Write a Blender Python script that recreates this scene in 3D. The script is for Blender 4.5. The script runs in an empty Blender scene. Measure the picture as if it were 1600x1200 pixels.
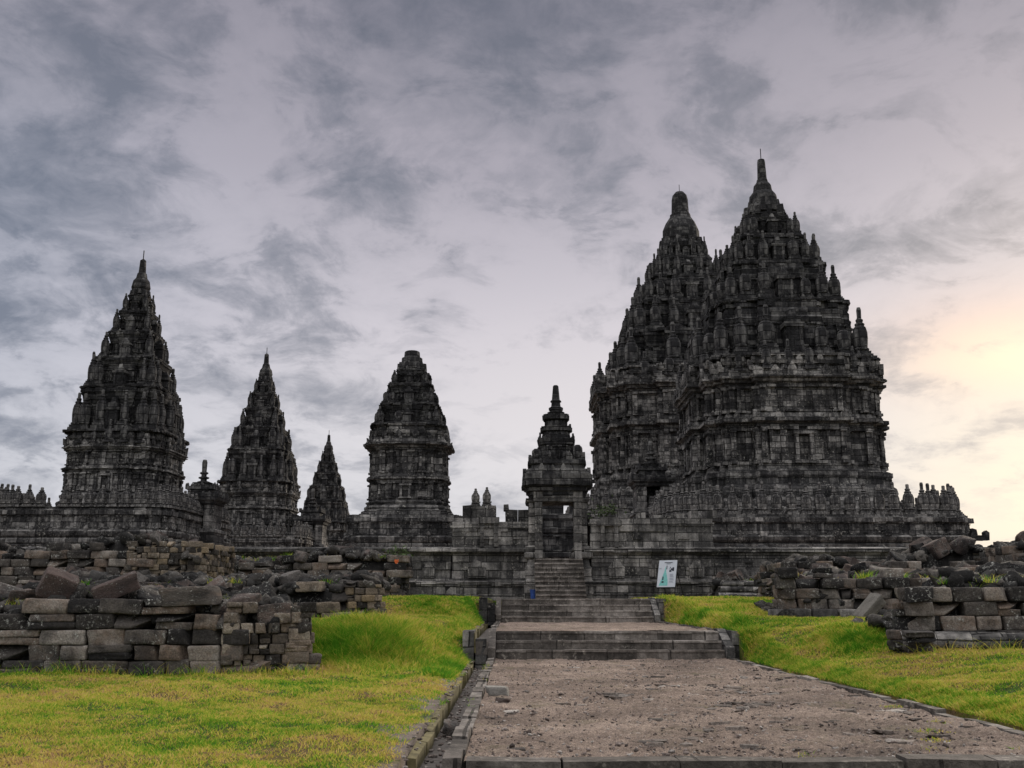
import bpy, math, random
import numpy as np
from mathutils import Matrix, Vector, Euler

R = math.radians
random.seed(7)
rng = np.random.default_rng(11)
scene = bpy.context.scene
C = scene.collection

# ------------------------------------------------------------------ camera
CAM_Z = 1.3
PITCH = 12.4
cam_d = bpy.data.cameras.new('camera')
cam_d.sensor_width = 36.0
cam_d.lens = 36.0 * 1555 / 1600
cam_d.clip_start = 0.1
cam_d.clip_end = 20000
cam = bpy.data.objects.new('camera', cam_d)
cam.location = (0, 0, CAM_Z)
cam.rotation_euler = (R(90 + PITCH), 0, 0)
C.objects.link(cam)
scene.camera = cam

scene.view_settings.view_transform = 'Standard'
scene.view_settings.look = 'None'
scene.view_settings.gamma = 1.0
scene.view_settings.use_curve_mapping = False
scene.view_settings.exposure = 0.45

SUN_AZ, SUN_EL = 34.0, 17.0      # degrees: azimuth from +Y towards +X, elevation

# ------------------------------------------------------------------ node helpers
def nd(nt, t, loc=None, **kw):
    n = nt.nodes.new(t)
    for k, v in kw.items():
        setattr(n, k, v)
    return n

def setin(nt, sock, v):
    if isinstance(v, bpy.types.NodeSocket):
        nt.links.new(v, sock)
    elif v is not None:
        sock.default_value = v

def M(nt, op, a, b=None, c=None, clamp=False):
    n = nd(nt, 'ShaderNodeMath', operation=op, use_clamp=clamp)
    for i, v in enumerate((a, b, c)):
        if v is not None:
            setin(nt, n.inputs[i], v)
    return n.outputs[0]

def mixc(nt, f, a, b, blend='MIX'):
    n = nd(nt, 'ShaderNodeMix', data_type='RGBA', blend_type=blend)
    n.clamp_factor = True
    setin(nt, n.inputs[0], f)
    setin(nt, n.inputs[6], a if isinstance(a, bpy.types.NodeSocket) else (*a, 1.0))
    setin(nt, n.inputs[7], b if isinstance(b, bpy.types.NodeSocket) else (*b, 1.0))
    return n.outputs[2]

def ramp(nt, f, pts, interp='LINEAR'):
    n = nd(nt, 'ShaderNodeValToRGB')
    n.color_ramp.interpolation = interp
    el = n.color_ramp.elements
    while len(el) < len(pts):
        el.new(0.5)
    for e, (p, c) in zip(el, pts):
        e.position = p
        e.color = (c, c, c, 1) if not isinstance(c, tuple) else (*c, 1)
    setin(nt, n.inputs[0], f)
    return n.outputs[0]

def noise(nt, vec, scale, detail=4.0, rough=0.55, dist=0.0, out=0):
    n = nd(nt, 'ShaderNodeTexNoise')
    setin(nt, n.inputs['Vector'], vec)
    n.inputs['Scale'].default_value = scale
    n.inputs['Detail'].default_value = detail
    n.inputs['Roughness'].default_value = rough
    n.inputs['Distortion'].default_value = dist
    return n.outputs[out]

def vmap(nt, vec, scale=(1, 1, 1), loc=(0, 0, 0)):
    n = nd(nt, 'ShaderNodeMapping')
    setin(nt, n.inputs[0], vec)
    n.inputs[1].default_value = loc
    n.inputs[3].default_value = scale
    return n.outputs[0]

# ------------------------------------------------------------------ world: clouded evening sky
def build_world():
    w = bpy.data.worlds.new('World')
    scene.world = w
    w.use_nodes = True
    nt = w.node_tree
    nt.nodes.clear()
    out = nd(nt, 'ShaderNodeOutputWorld')
    tc = nd(nt, 'ShaderNodeTexCoord')
    d = tc.outputs['Generated']
    sp = nd(nt, 'ShaderNodeSeparateXYZ')
    nt.links.new(d, sp.inputs[0])
    x, y, z = sp.outputs
    az = M(nt, 'MULTIPLY', M(nt, 'ARCTAN2', x, y), 57.2958)
    el = M(nt, 'MULTIPLY', M(nt, 'ARCSINE', z), 57.2958)

    # cloud layer seen from below: project the direction on a plane overhead
    den = M(nt, 'ADD', M(nt, 'MAXIMUM', z, 0.0), 0.30)
    cv = nd(nt, 'ShaderNodeCombineXYZ')
    setin(nt, cv.inputs[0], M(nt, 'DIVIDE', x, den))
    setin(nt, cv.inputs[1], M(nt, 'DIVIDE', y, den))
    cvec = cv.outputs[0]
    n1 = noise(nt, vmap(nt, cvec, (1, 1, 1), (3.1, 1.7, 0)), 2.3, 9, 0.60, 0.30)
    n2 = noise(nt, vmap(nt, cvec, (1, 1, 1), (8.1, 4.7, 2)), 6.0, 8, 0.62, 0.4)
    n3 = noise(nt, vmap(nt, cvec, (1, 1, 1), (2.4, 9.7, 5)), 17.0, 6, 0.62, 0.5)
    nn = M(nt, 'ADD', M(nt, 'ADD', M(nt, 'MULTIPLY', n1, 0.5), M(nt, 'MULTIPLY', n2, 0.34)), M(nt, 'MULTIPLY', n3, 0.16))
    nn = M(nt, 'MULTIPLY_ADD', M(nt, 'SUBTRACT', nn, 0.5), 1.9, 0.47)

    def blob(a, e, sa, se, wgt):
        u = M(nt, 'DIVIDE', M(nt, 'SUBTRACT', az, a), sa)
        v = M(nt, 'DIVIDE', M(nt, 'SUBTRACT', el, e), se)
        q = M(nt, 'ADD', M(nt, 'MULTIPLY', u, u), M(nt, 'MULTIPLY', v, v))
        return M(nt, 'MULTIPLY', M(nt, 'EXPONENT', M(nt, 'MULTIPLY', q, -1.0)), wgt)

    blobs = [(-29, 27.5, 8, 3.6, .34), (-28, 21, 7, 2.6, .22), (-23, 19.5, 4, 1.8, .20), (-27, 15.5, 6, 2.0, .16),
             (-10, 20.5, 3.0, 3.4, .16), (-19, 17, 4, 1.8, .13), (-10.5, 23.5, 3, 2, .12),
             (-12, 33, 13, 3.0, .20), (4, 33.5, 10, 2.6, .14), (30, 33, 9, 4, .16), (-4, 20.0, 3, 1.2, .12),
             (-17, 12.2, 4.5, .8, .20), (-10, 11.5, 4.5, .8, .22), (-29, 8.8, 5, .7, .22), (-15, 14.5, 4, .9, .16),
             (22, 19.5, 8, 2.4, .17), (17, 16.8, 3.5, 1.2, .10), (22.5, 11.6, 2.0, .45, .30), (25.5, 13.2, 4.0, .4, .20),
             (-4.5, 12.4, 2.2, .45, .20), (-2, 9.4, 4, .4, .14), (0, 27, 10, 4, .05),
             (2, 13, 6, 6, -.22), (-8, 16, 5, 2.4, -.10), (-18, 23, 3, 2, -.08), (27, 13.0, 6, 2.0, -.22)]
    s = None
    for b in blobs:
        v = blob(*b)
        s = v if s is None else M(nt, 'ADD', s, v)
    dens = M(nt, 'ADD', nn, s)
    cov = ramp(nt, dens, [(0.36, 0.0), (0.49, 0.17), (0.555, 0.44), (0.64, 0.60), (1.05, 1.0)])
    puff = ramp(nt, M(nt, 'ADD', n2, M(nt, 'MULTIPLY', s, .35)), [(0.49, 0.0), (0.555, 0.22), (0.75, 0.38)])
    cov = M(nt, 'ADD', cov, puff, clamp=True)

    e01 = M(nt, 'DIVIDE', el, 90.0, clamp=True)
    lightc = ramp(nt, e01, [(0.0, (.52, .53, .56)), (0.09, (.54, .53, .56)), (0.17, (.48, .455, .495)), (0.27, (.325, .305, .348)),
                            (0.40, (.205, .196, .235)), (0.50, (.60, .585, .61)), (0.66, (1.6, 1.55, 1.55)), (1.0, (2.3, 2.2, 2.15))])
    darkc = ramp(nt, e01, [(0.0, (.30, .31, .36)), (0.15, (.205, .21, .245)), (0.27, (.140, .150, .185)), (0.38, (.10, .108, .14)), (0.6, (.8, .8, .82)), (1.0, (1.8, 1.8, 1.8))])
    # the left of the view is bluer between the clouds
    bl = M(nt, 'MULTIPLY', blob(-34, 16, 16, 12, 1.0), 0.55)
    lightc = mixc(nt, bl, lightc, (.29, .325, .40))
    darkc = mixc(nt, M(nt, 'MULTIPLY', bl, 1.3), darkc, (.095, .122, .175))
    rag = ramp(nt, M(nt, 'ADD', M(nt, 'MULTIPLY', n2, .6), M(nt, 'MULTIPLY', n3, .4)), [(0.38, .55), (0.60, 0.0)])
    cov = M(nt, 'MULTIPLY', cov, M(nt, 'MULTIPLY', M(nt, 'SUBTRACT', 1.0, rag), .92))
    sky = mixc(nt, cov, lightc, darkc)
    # glow of the low sun behind the cloud
    g1 = blob(28.5, 12.5, 5.5, 1.8, .85)
    g1b = blob(27.0, 13.4, 6.5, 2.6, 0.75)
    g2 = blob(32, 6, 12, 7.5, 0.95)
    g3 = blob(4, 10.5, 13, 5.5, 0.35)
    thin = M(nt, 'SUBTRACT', 1.0, M(nt, 'MULTIPLY', cov, 0.80))
    sky = mixc(nt, M(nt, 'MULTIPLY', g3, thin), sky, (.64, .585, .58))
    sky = mixc(nt, M(nt, 'MULTIPLY', g2, thin), sky, (.73, .64, .50))
    sky = mixc(nt, M(nt, 'MULTIPLY', g1b, thin), sky, (.64, .46, .40))
    sky = mixc(nt, M(nt, 'MULTIPLY', g1, thin), sky, (.84, .68, .49))
    # the unseen half of the sky, behind the viewer, is a plain bright overcast
    back = ramp(nt, M(nt, 'MULTIPLY_ADD', y, 0.5, 0.5), [(0.10, 1.0), (0.62, 0.0)])
    up = ramp(nt, e01, [(0.0, (.42, .43, .46)), (0.5, (1.0, .99, 1.0)), (1.0, (2.2, 2.15, 2.1))])
    sky = mixc(nt, back, sky, up)
    bg = nd(nt, 'ShaderNodeBackground')
    nt.links.new(sky, bg.inputs[0])
    bg.inputs[1].default_value = 1.0
    st = nd(nt, 'ShaderNodeTexSky', sky_type='NISHITA')
    st.sun_disc = False
    st.sun_elevation = R(SUN_EL)
    st.sun_rotation = R(SUN_AZ)
    st.air_density = 1.0
    st.dust_density = 2.0
    bg2 = nd(nt, 'ShaderNodeBackground')
    nt.links.new(st.outputs[0], bg2.inputs[0])
    bg2.inputs[1].default_value = 0.06
    mx = nd(nt, 'ShaderNodeMixShader')
    mx.inputs[0].default_value = 0.94       # the cloud deck hides nearly all of the clear sky
    nt.links.new(bg2.outputs[0], mx.inputs[1])
    nt.links.new(bg.outputs[0], mx.inputs[2])
    nt.links.new(mx.outputs[0], out.inputs[0])
build_world()

sun_d = bpy.data.lights.new('sun', 'SUN')
sun_d.energy = 1.7
sun_d.angle = R(10)
sun_d.color = (1.0, .87, .70)
sun = bpy.data.objects.new('sun', sun_d)
C.objects.link(sun)
sun.rotation_euler = Vector((math.sin(R(SUN_AZ)) * math.cos(R(SUN_EL)), math.cos(R(SUN_AZ)) * math.cos(R(SUN_EL)),
                             math.sin(R(SUN_EL)))).to_track_quat('Z', 'Y').to_euler()

# ------------------------------------------------------------------ materials
def new_mat(name, rough=0.9):
    m = bpy.data.materials.new(name)
    m.use_nodes = True
    nt = m.node_tree
    b = nt.nodes['Principled BSDF']
    b.inputs['Roughness'].default_value = rough
    b.inputs['Specular IOR Level'].default_value = 0.25
    return m, nt, b

def bump(nt, b, h, strength=0.5, dist=0.05):
    n = nd(nt, 'ShaderNodeBump')
    n.inputs['Strength'].default_value = strength
    n.inputs['Distance'].default_value = dist
    nt.links.new(h, n.inputs['Height'])
    nt.links.new(n.outputs[0], b.inputs['Normal'])

def attr(nt, name):
    n = nd(nt, 'ShaderNodeAttribute', attribute_name=name)
    return n.outputs['Fac']

def masonry(name, dark, mid, light, bw=.95, bh=.40, joint=.018, carve=0.5, lichen=0.35, stain=0.6):
    """Fitted andesite blocks: block-by-block tone, dark crust in patches and streaks, pale lichen, joints."""
    m, nt, b = new_mat(name, .93)
    tc = nd(nt, 'ShaderNodeTexCoord')
    uv, ob = tc.outputs['UV'], tc.outputs['Object']
    warp = noise(nt, ob, 2.3, 3, .6, 0, 1)
    wv = nd(nt, 'ShaderNodeVectorMath', operation='MULTIPLY_ADD')
    nt.links.new(warp, wv.inputs[0])
    wv.inputs[1].default_value = (.06, .06, 0)
    nt.links.new(uv, wv.inputs[2])
    br = nd(nt, 'ShaderNodeTexBrick')
    nt.links.new(wv.outputs[0], br.inputs['Vector'])
    br.inputs['Scale'].default_value = 1.0
    br.inputs['Brick Width'].default_value = bw
    br.inputs['Row Height'].default_value = bh
    br.inputs['Mortar Size'].default_value = joint
    br.inputs['Mortar Smooth'].default_value = .3
    br.inputs['Bias'].default_value = 0
    br.inputs['Color1'].default_value = (0, 0, 0, 1)
    br.inputs['Color2'].default_value = (1, 1, 1, 1)
    br.inputs['Mortar'].default_value = (.2, .2, .2, 1)
    br.offset_frequency = 2
    br.squash = 0.7
    br.squash_frequency = 3
    t = attr(nt, 'tint')
    v = M(nt, 'ADD', M(nt, 'MULTIPLY', br.outputs['Color'], .34), M(nt, 'MULTIPLY', t, .40))
    v = M(nt, 'ADD', v, M(nt, 'MULTIPLY', M(nt, 'SUBTRACT', noise(nt, ob, 1.1, 6, .68), .5), 1.3))
    v = M(nt, 'ADD', v, M(nt, 'MULTIPLY_ADD', noise(nt, vmap(nt, ob, (3.5, 3.5, .35), (1, 2, 3)), 1.0, 5, .65), .9, -.33))
    col = ramp(nt, v, [(0.12, dark), (0.45, mid), (0.88, light)])
    # dark crust in big patches and runs
    big = noise(nt, vmap(nt, ob, (1, 1, .55)), .33, 6, .62, .4)
    run = noise(nt, vmap(nt, ob, (2.6, 2.6, .22)), 1.0, 4, .6)
    crust = ramp(nt, M(nt, 'ADD', M(nt, 'MULTIPLY', big, .65), M(nt, 'MULTIPLY', run, .35)), [(0.42, 0.0), (0.60, stain)])
    col = mixc(nt, crust, col, dark)
    # lichen
    sp = noise(nt, ob, 9.0, 5, .7, .3)
    pa = noise(nt, vmap(nt, ob, (1, 1, 1), (5, 3, 1)), .9, 3, .6)
    li = M(nt, 'MULTIPLY', ramp(nt, sp, [(0.55, 0.0), (0.66, 1.0)]), ramp(nt, pa, [(0.46, 0.0), (0.62, lichen)]))
    col = mixc(nt, li, col, (light[0] * 1.5, light[1] * 1.5, light[2] * 1.42))
    dust = noise(nt, ob, 14.0, 4, .7)
    col = mixc(nt, 0.55, col, ramp(nt, dust, [(0.3, .25), (0.72, .85)]), 'OVERLAY')
    # joints are recessed, earth-filled gaps
    col = mixc(nt, M(nt, 'MULTIPLY', br.outputs['Fac'], .8), col, (dark[0] * .5, dark[1] * .5, dark[2] * .5))
    nt.links.new(col, b.inputs['Base Color'])
    vo = nd(nt, 'ShaderNodeTexVoronoi', feature='SMOOTH_F1')
    nt.links.new(ob, vo.inputs['Vector'])
    vo.inputs['Scale'].default_value = 5.5
    h = M(nt, 'SUBTRACT', M(nt, 'MULTIPLY', vo.outputs[0], carve), M(nt, 'MULTIPLY', br.outputs['Fac'], .9))
    h = M(nt, 'ADD', h, M(nt, 'MULTIPLY', noise(nt, ob, 7, 6, .7), .8))
    h = M(nt, 'ADD', h, M(nt, 'MULTIPLY', br.outputs['Color'], .35))
    bump(nt, b, h, .9, .07)
    return m

def boulder(name, cols, lichen=.6, tint='attr', scale=1.0):
    """Loose or roughly coursed stones: each stone its own tone, pitted, spotted with lichen."""
    m, nt, b = new_mat(name, .95)
    tc = nd(nt, 'ShaderNodeTexCoord')
    ob = tc.outputs['Object']
    if tint == 'attr':
        t = attr(nt, 'tint')
    else:
        oi = nd(nt, 'ShaderNodeObjectInfo')
        t = oi.outputs['Random']
        ad = nd(nt, 'ShaderNodeVectorMath', operation='ADD')
        nt.links.new(ob, ad.inputs[0])
        cb = nd(nt, 'ShaderNodeCombineXYZ')
        setin(nt, cb.inputs[0], M(nt, 'MULTIPLY', t, 37.0))
        nt.links.new(cb.outputs[0], ad.inputs[1])
        ob = ad.outputs[0]
    v = M(nt, 'ADD', t, M(nt, 'MULTIPLY', M(nt, 'SUBTRACT', noise(nt, ob, 3.0 * scale, 5, .65), .5), .7))
    n = len(cols)
    col = ramp(nt, v, [(0.05 + .9 * i / (n - 1), c) for i, c in enumerate(cols)])
    crust = ramp(nt, noise(nt, ob, 1.3 * scale, 5, .65, .3), [(0.46, 0.0), (0.62, .75)])
    col = mixc(nt, crust, col, cols[0])
    sp = noise(nt, ob, 16.0 * scale, 6, .75, .2)
    pa = noise(nt, vmap(nt, ob, (1, 1, 1), (5, 3, 1)), 2.2 * scale, 3, .6)
    li = M(nt, 'MULTIPLY', ramp(nt, sp, [(0.55, 0.0), (0.63, 1.0)]), ramp(nt, pa, [(0.47, 0.0), (0.60, lichen)]))
    col = mixc(nt, li, col, (.40, .40, .37))
    gr = noise(nt, ob, 34.0 * scale, 3, .7)
    col = mixc(nt, .7, col, ramp(nt, gr, [(0.3, .2), (0.7, .85)]), 'OVERLAY')
    nt.links.new(col, b.inputs['Base Color'])
    h = M(nt, 'ADD', M(nt, 'MULTIPLY', noise(nt, ob, 9 * scale, 8, .72), 1.0), M(nt, 'MULTIPLY', gr, .35))
    bump(nt, b, h, .9, .05)
    return m

MAT = {}
MAT['temple'] = masonry('andesite_masonry', (.014, .0137, .0148), (.060, .058, .0585), (.35, .335, .32), carve=.9, lichen=.6)
MAT['roof'] = masonry('black_crusted_masonry', (.0085, .0085, .0095), (.026, .0255, .0275), (.18, .175, .17), bw=.9, bh=.38, carve=.6, lichen=.18, stain=.6)  # crusted stone, with the dimness of the tower tops put into its colour
MAT['wall'] = masonry('enclosure_masonry', (.018, .0175, .018), (.094, .090, .087), (.38, .36, .34), bw=1.15, bh=.40, carve=.35, lichen=.5, stain=.65)
MAT['step'] = masonry('step_masonry', (.045, .04, .036), (.15, .132, .118), (.32, .29, .265), bw=4.0, bh=3.0, carve=.2, lichen=.6, stain=.8)
MAT['ruin'] = boulder('ruin_blocks', [(.017, .016, .016), (.056, .050, .046), (.108, .095, .084), (.165, .122, .094), (.24, .215, .19)], 1.0)
MAT['tan'] = boulder('tan_ruin_blocks', [(.03, .027, .025), (.085, .072, .06), (.15, .122, .092), (.22, .18, .14), (.22, .17, .11)], .7)  # golden light on the left ruins is put into this stone colour
MAT['loose'] = boulder('fallen_blocks', [(.014, .0135, .014), (.036, .033, .032), (.07, .055, .05), (.11, .08, .068), (.12, .11, .102)], .9, 'object')
MAT['rubble'] = boulder('rubble', [(.013, .0125, .0125), (.036, .034, .032), (.10, .09, .08)], .8)
MAT['warm'] = boulder('brown_ruin_blocks', [(.025, .022, .02), (.075, .064, .055), (.135, .112, .09), (.20, .155, .12), (.27, .235, .19)], .7)  # lighter brown: the lit look of the wall's end painted into the stone
MAT['slab'] = boulder('leaning_slab', [(.08, .075, .07), (.16, .15, .135), (.21, .2, .18)], .5)
MAT['red'] = boulder('reddish_boulder', [(.035, .029, .028), (.085, .062, .055), (.15, .108, .095)], .8)
MAT['pale'] = boulder('pale_stone', [(.18, .17, .155), (.30, .285, .26), (.40, .38, .34)], .3)

def grass_mat(name, blades):
    m, nt, b = new_mat(name, .75 if blades else .95)
    tc = nd(nt, 'ShaderNodeTexCoord')
    ob = tc.outputs['Object']
    big = noise(nt, ob, .42, 5, .62, .3)
    mid = noise(nt, vmap(nt, ob, (1, 2.2, 1), (7, 1, 0)), 1.9, 5, .65)
    fine = noise(nt, vmap(nt, ob, (1, 1.8, 1), (2, 5, 0)), 7.0, 4, .7)
    dv = lambda a, w: M(nt, 'MULTIPLY', M(nt, 'SUBTRACT', a, .5), w)
    v = M(nt, 'ADD', M(nt, 'ADD', dv(big, 1.25), dv(mid, .9)), M(nt, 'ADD', dv(fine, .5), .53))
    if blades:
        v = M(nt, 'ADD', v, M(nt, 'MULTIPLY', M(nt, 'SUBTRACT', attr(nt, 'tint'), .5), .4))
        g = attr(nt, 'lush')
        v = M(nt, 'SUBTRACT', v, M(nt, 'MULTIPLY', g, .24))
        col = ramp(nt, v, [(0.16, (.06, .20, .014)), (0.34, (.13, .31, .020)), (0.47, (.30, .37, .040)), (0.58, (.52, .46, .075)), (0.74, (.55, .41, .13)), (0.90, (.42, .26, .14))])
    else:
        col = ramp(nt, v, [(0.36, (.022, .045, .006)), (0.47, (.05, .065, .008)), (0.56, (.10, .085, .014)), (0.68, (.10, .065, .03))])
        f = noise(nt, ob, 26, 4, .7)
        col = mixc(nt, attr(nt, 'bare'), col, ramp(nt, mid, [(0.35, (.085, .07, .06)), (0.65, (.19, .155, .13))]))
        col = mixc(nt, .6, col, ramp(nt, f, [(0.3, .2), (0.7, .9)]), 'OVERLAY')
        bump(nt, b, f, .8, .05)
    nt.links.new(col, b.inputs['Base Color'])
    if blades:
        b.inputs['Specular IOR Level'].default_value = .05
        tr = nd(nt, 'ShaderNodeBsdfTranslucent')
        nt.links.new(col, tr.inputs[0])
        mx = nd(nt, 'ShaderNodeMixShader')
        mx.inputs[0].default_value = .35
        nt.links.new(b.outputs[0], mx.inputs[1])
        nt.links.new(tr.outputs[0], mx.inputs[2])
        nt.links.new(mx.outputs[0], nt.nodes['Material Output'].inputs[0])
    return m
MAT['lawn'] = grass_mat('lawn_soil', False)
MAT['blade'] = grass_mat('grass_blades', True)

def gravel_mat():
    m, nt, b = new_mat('packed_gravel', .95)
    tc = nd(nt, 'ShaderNodeTexCoord')
    ob = tc.outputs['Object']
    a = noise(nt, vmap(nt, ob, (.6, 1, 1)), .7, 6, .6)
    f = noise(nt, ob, 9, 8, .75)
    v = M(nt, 'ADD', M(nt, 'MULTIPLY', a, .6), M(nt, 'MULTIPLY', f, .5))
    v = M(nt, 'SUBTRACT', v, .05)
    col = ramp(nt, v, [(0.34, (.070, .055, .047)), (0.5, (.20, .152, .124)), (0.66, (.36, .285, .235))])
    g = noise(nt, ob, 60, 3, .7)
    col = mixc(nt, .8, col, ramp(nt, g, [(0.3, .12), (0.7, .9)]), 'OVERLAY')
    vo = nd(nt, 'ShaderNodeTexVoronoi')
    nt.links.new(ob, vo.inputs['Vector'])
    vo.inputs['Scale'].default_value = 24
    sp = ramp(nt, vo.outputs['Color'], [(0.80, 0.0), (0.86, 1.0)])
    col = mixc(nt, M(nt, 'MULTIPLY', sp, ramp(nt, vo.outputs['Distance'], [(0.25, .5), (0.4, 0.0)])), col, (.42, .39, .36))
    moss = M(nt, 'MULTIPLY', ramp(nt, noise(nt, vmap(nt, ob, (1, 1, 1), (9, 4, 0)), 1.1, 5, .7), [(0.56, 0.0), (0.70, .55)]), 1.0)
    col = mixc(nt, moss, col, (.10, .095, .045))
    nt.links.new(col, b.inputs['Base Color'])
    h = M(nt, 'ADD', M(nt, 'MULTIPLY', f, 1.0), M(nt, 'MULTIPLY', g, .5))
    bump(nt, b, h, 1.0, .05)
    return m
MAT['gravel'] = gravel_mat()

def plain(name, col, rough=.6, metal=0, var=.3, scale=8):
    m, nt, b = new_mat(name, rough)
    b.inputs['Metallic'].default_value = metal
    tc = nd(nt, 'ShaderNodeTexCoord')
    f = noise(nt, tc.outputs['Object'], scale, 5, .6)
    c = mixc(nt, var, col, ramp(nt, f, [(0.3, .2), (0.7, .8)]), 'OVERLAY')
    nt.links.new(c, b.inputs['Base Color'])
    return m
MAT['mud'] = plain('drain_mud', (.085, .075, .068), .9, 0, .7, 12)
MAT['mossy'] = plain('mossy_edging', (.115, .10, .05), .95, 0, .9, 7)
MAT['iron'] = plain('dark_iron', (.02, .02, .022), .5, .6)
MAT['panel'] = plain('white_panel', (.46, .49, .54), .35, 0, .12, 3)
MAT['teal'] = plain('teal_print', (.16, .42, .40), .4, 0, .3, 14)
MAT['ink'] = plain('dark_print', (.03, .035, .05), .4, 0, .2)
MAT['greyink'] = plain('grey_print', (.25, .27, .33), .4, 0, .2)
MAT['blue'] = plain('blue_plastic', (.03, .07, .25), .4, 0, .5, 9)
MAT['orange'] = plain('orange_cloth', (.6, .14, .04), .8, 0, .4, 20)

# ------------------------------------------------------------------ mesh helpers
def tag(o, label=None, cat=None, group=None, kind=None):
    for k, v in (('label', label), ('category', cat), ('group', group), ('kind', kind)):
        if v:
            o[k] = v
    return o

def empty(name, label, cat, loc=(0, 0, 0), rz=0, group=None):
    o = bpy.data.objects.new(name, None)
    o.empty_display_size = .3
    C.objects.link(o)
    o.location = loc
    o.rotation_euler = (0, 0, rz)
    return tag(o, label, cat, group)

class MB:
    """Collects vertices, faces and a tone per face; link() makes ONE mesh object."""
    def __init__(s):
        s.v, s.f, s.t = [], [], []

    def face(s, idx, t=.5):
        s.f.append(idx)
        s.t.append(t)

    def box(s, x0, x1, y0, y1, z0, z1, t=None, j=0.0, taper=0.0):
        t = random.random() if t is None else t
        n = len(s.v)
        r = random.uniform
        a, b = (x1 - x0) * taper / 2, (y1 - y0) * taper / 2
        for (x, y, z, ta) in ((x0, y0, z0, 0), (x1, y0, z0, 0), (x1, y1, z0, 0), (x0, y1, z0, 0), (x0, y0, z1, 1), (x1, y0, z1, 1), (x1, y1, z1, 1), (x0, y1, z1, 1)):
            if ta:
                x += a if x == x0 else -a
                y += b if y == y0 else -b
            if j:
                x += r(-j, j); y += r(-j, j); z += r(-j, j)
            s.v.append((x, y, z))
        for q in ((0, 3, 2, 1), (4, 5, 6, 7), (0, 1, 5, 4), (1, 2, 6, 5), (2, 3, 7, 6), (3, 0, 4, 7)):
            s.face([n + i for i in q], t)

    def prism(s, pts, o, u, w, d, t=None):
        """Polygon pts (in the plane o + a*u + b*Z) thickened along w by d."""
        t = random.random() if t is None else t
        n, k = len(s.v), len(pts)
        for e in (0, 1):
            for a, b in pts:
                s.v.append((o[0] + a * u[0] + e * d * w[0], o[1] + a * u[1] + e * d * w[1], o[2] + b))
        s.face([n + i for i in range(k)][::-1], t)
        s.face([n + k + i for i in range(k)], t)
        for i in range(k):
            i2 = (i + 1) % k
            s.face([n + i, n + i2, n + k + i2, n + k + i], t)

    def loft(s, plan, prof, j=0.0, t=.5, cap=True):
        """Stack offset copies of an orthogonal plan: prof = [(offset outwards, z)]."""
        k = len(plan)
        nrm = []
        for i in range(k):
            (x0, y0), (x1, y1) = plan[i], plan[(i + 1) % k]
            L = math.hypot(x1 - x0, y1 - y0) or 1
            nrm.append(((y1 - y0) / L, -(x1 - x0) / L))
        base = len(s.v)
        for off, z in prof:
            for i in range(k):
                a, b = nrm[i - 1], nrm[i]
                s.v.append((plan[i][0] + off * (a[0] + b[0]) + random.uniform(-j, j), plan[i][1] + off * (a[1] + b[1]) + random.uniform(-j, j),
                            z + random.uniform(-j, j) * .5))
        for r_ in range(len(prof) - 1):
            tt = min(1, max(0, t + random.uniform(-.18, .18)))
            for i in range(k):
                i2 = (i + 1) % k
                a, b = base + r_ * k, base + (r_ + 1) * k
                s.face([a + i, a + i2, b + i2, b + i], tt)
        if cap:
            a = base + (len(prof) - 1) * k
            s.face([a + i for i in range(k)], t)

    def lathe(s, prof, seg=12, c=(0, 0), rib=0.0, t=.5, sq=()):
        n0 = len(s.v)
        for ri, (r, z) in enumerate(prof):
            for i in range(seg):
                a = 2 * math.pi * i / seg
                q = r * (1 - (rib if (i % 2 and ri not in sq) else 0))
                s.v.append((c[0] + q * math.cos(a), c[1] + q * math.sin(a), z))
        for ri in range(len(prof) - 1):
            for i in range(seg):
                i2 = (i + 1) % seg
                a, b = n0 + ri * seg, n0 + (ri + 1) * seg
                s.face([a + i, a + i2, b + i2, b + i], t)
        a = n0 + (len(prof) - 1) * seg
        s.face([a + i for i in range(seg)], t)

    def tube(s, p0, p1, r, seg=6, t=.5):
        p0, p1 = Vector(p0), Vector(p1)
        d = (p1 - p0).normalized()
        u = d.orthogonal().normalized()
        w = d.cross(u)
        n = len(s.v)
        for p in (p0, p1):
            for i in range(seg):
                a = 2 * math.pi * i / seg
                s.v.append(tuple(p + r * (math.cos(a) * u + math.sin(a) * w)))
        for i in range(seg):
            i2 = (i + 1) % seg
            s.face([n + i, n + i2, n + seg + i2, n + seg + i], t)
        s.face([n + i for i in range(seg)][::-1], t)
        s.face([n + seg + i for i in range(seg)], t)

    def data(s, name):
        me = bpy.data.meshes.new(name)
        me.from_pydata(s.v, [], s.f)
        finish(me, np.array(s.t, dtype=np.float32))
        return me

    def link(s, name, mat, parent=None):
        me = s.data(name)
        me.materials.append(mat)
        return put(name, me, parent)

def put(name, me, parent=None, loc=None):
    o = bpy.data.objects.new(name, me)
    C.objects.link(o)
    if parent is not None:
        o.parent = parent
    if loc is not None:
        o.location = loc
    return o

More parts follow.
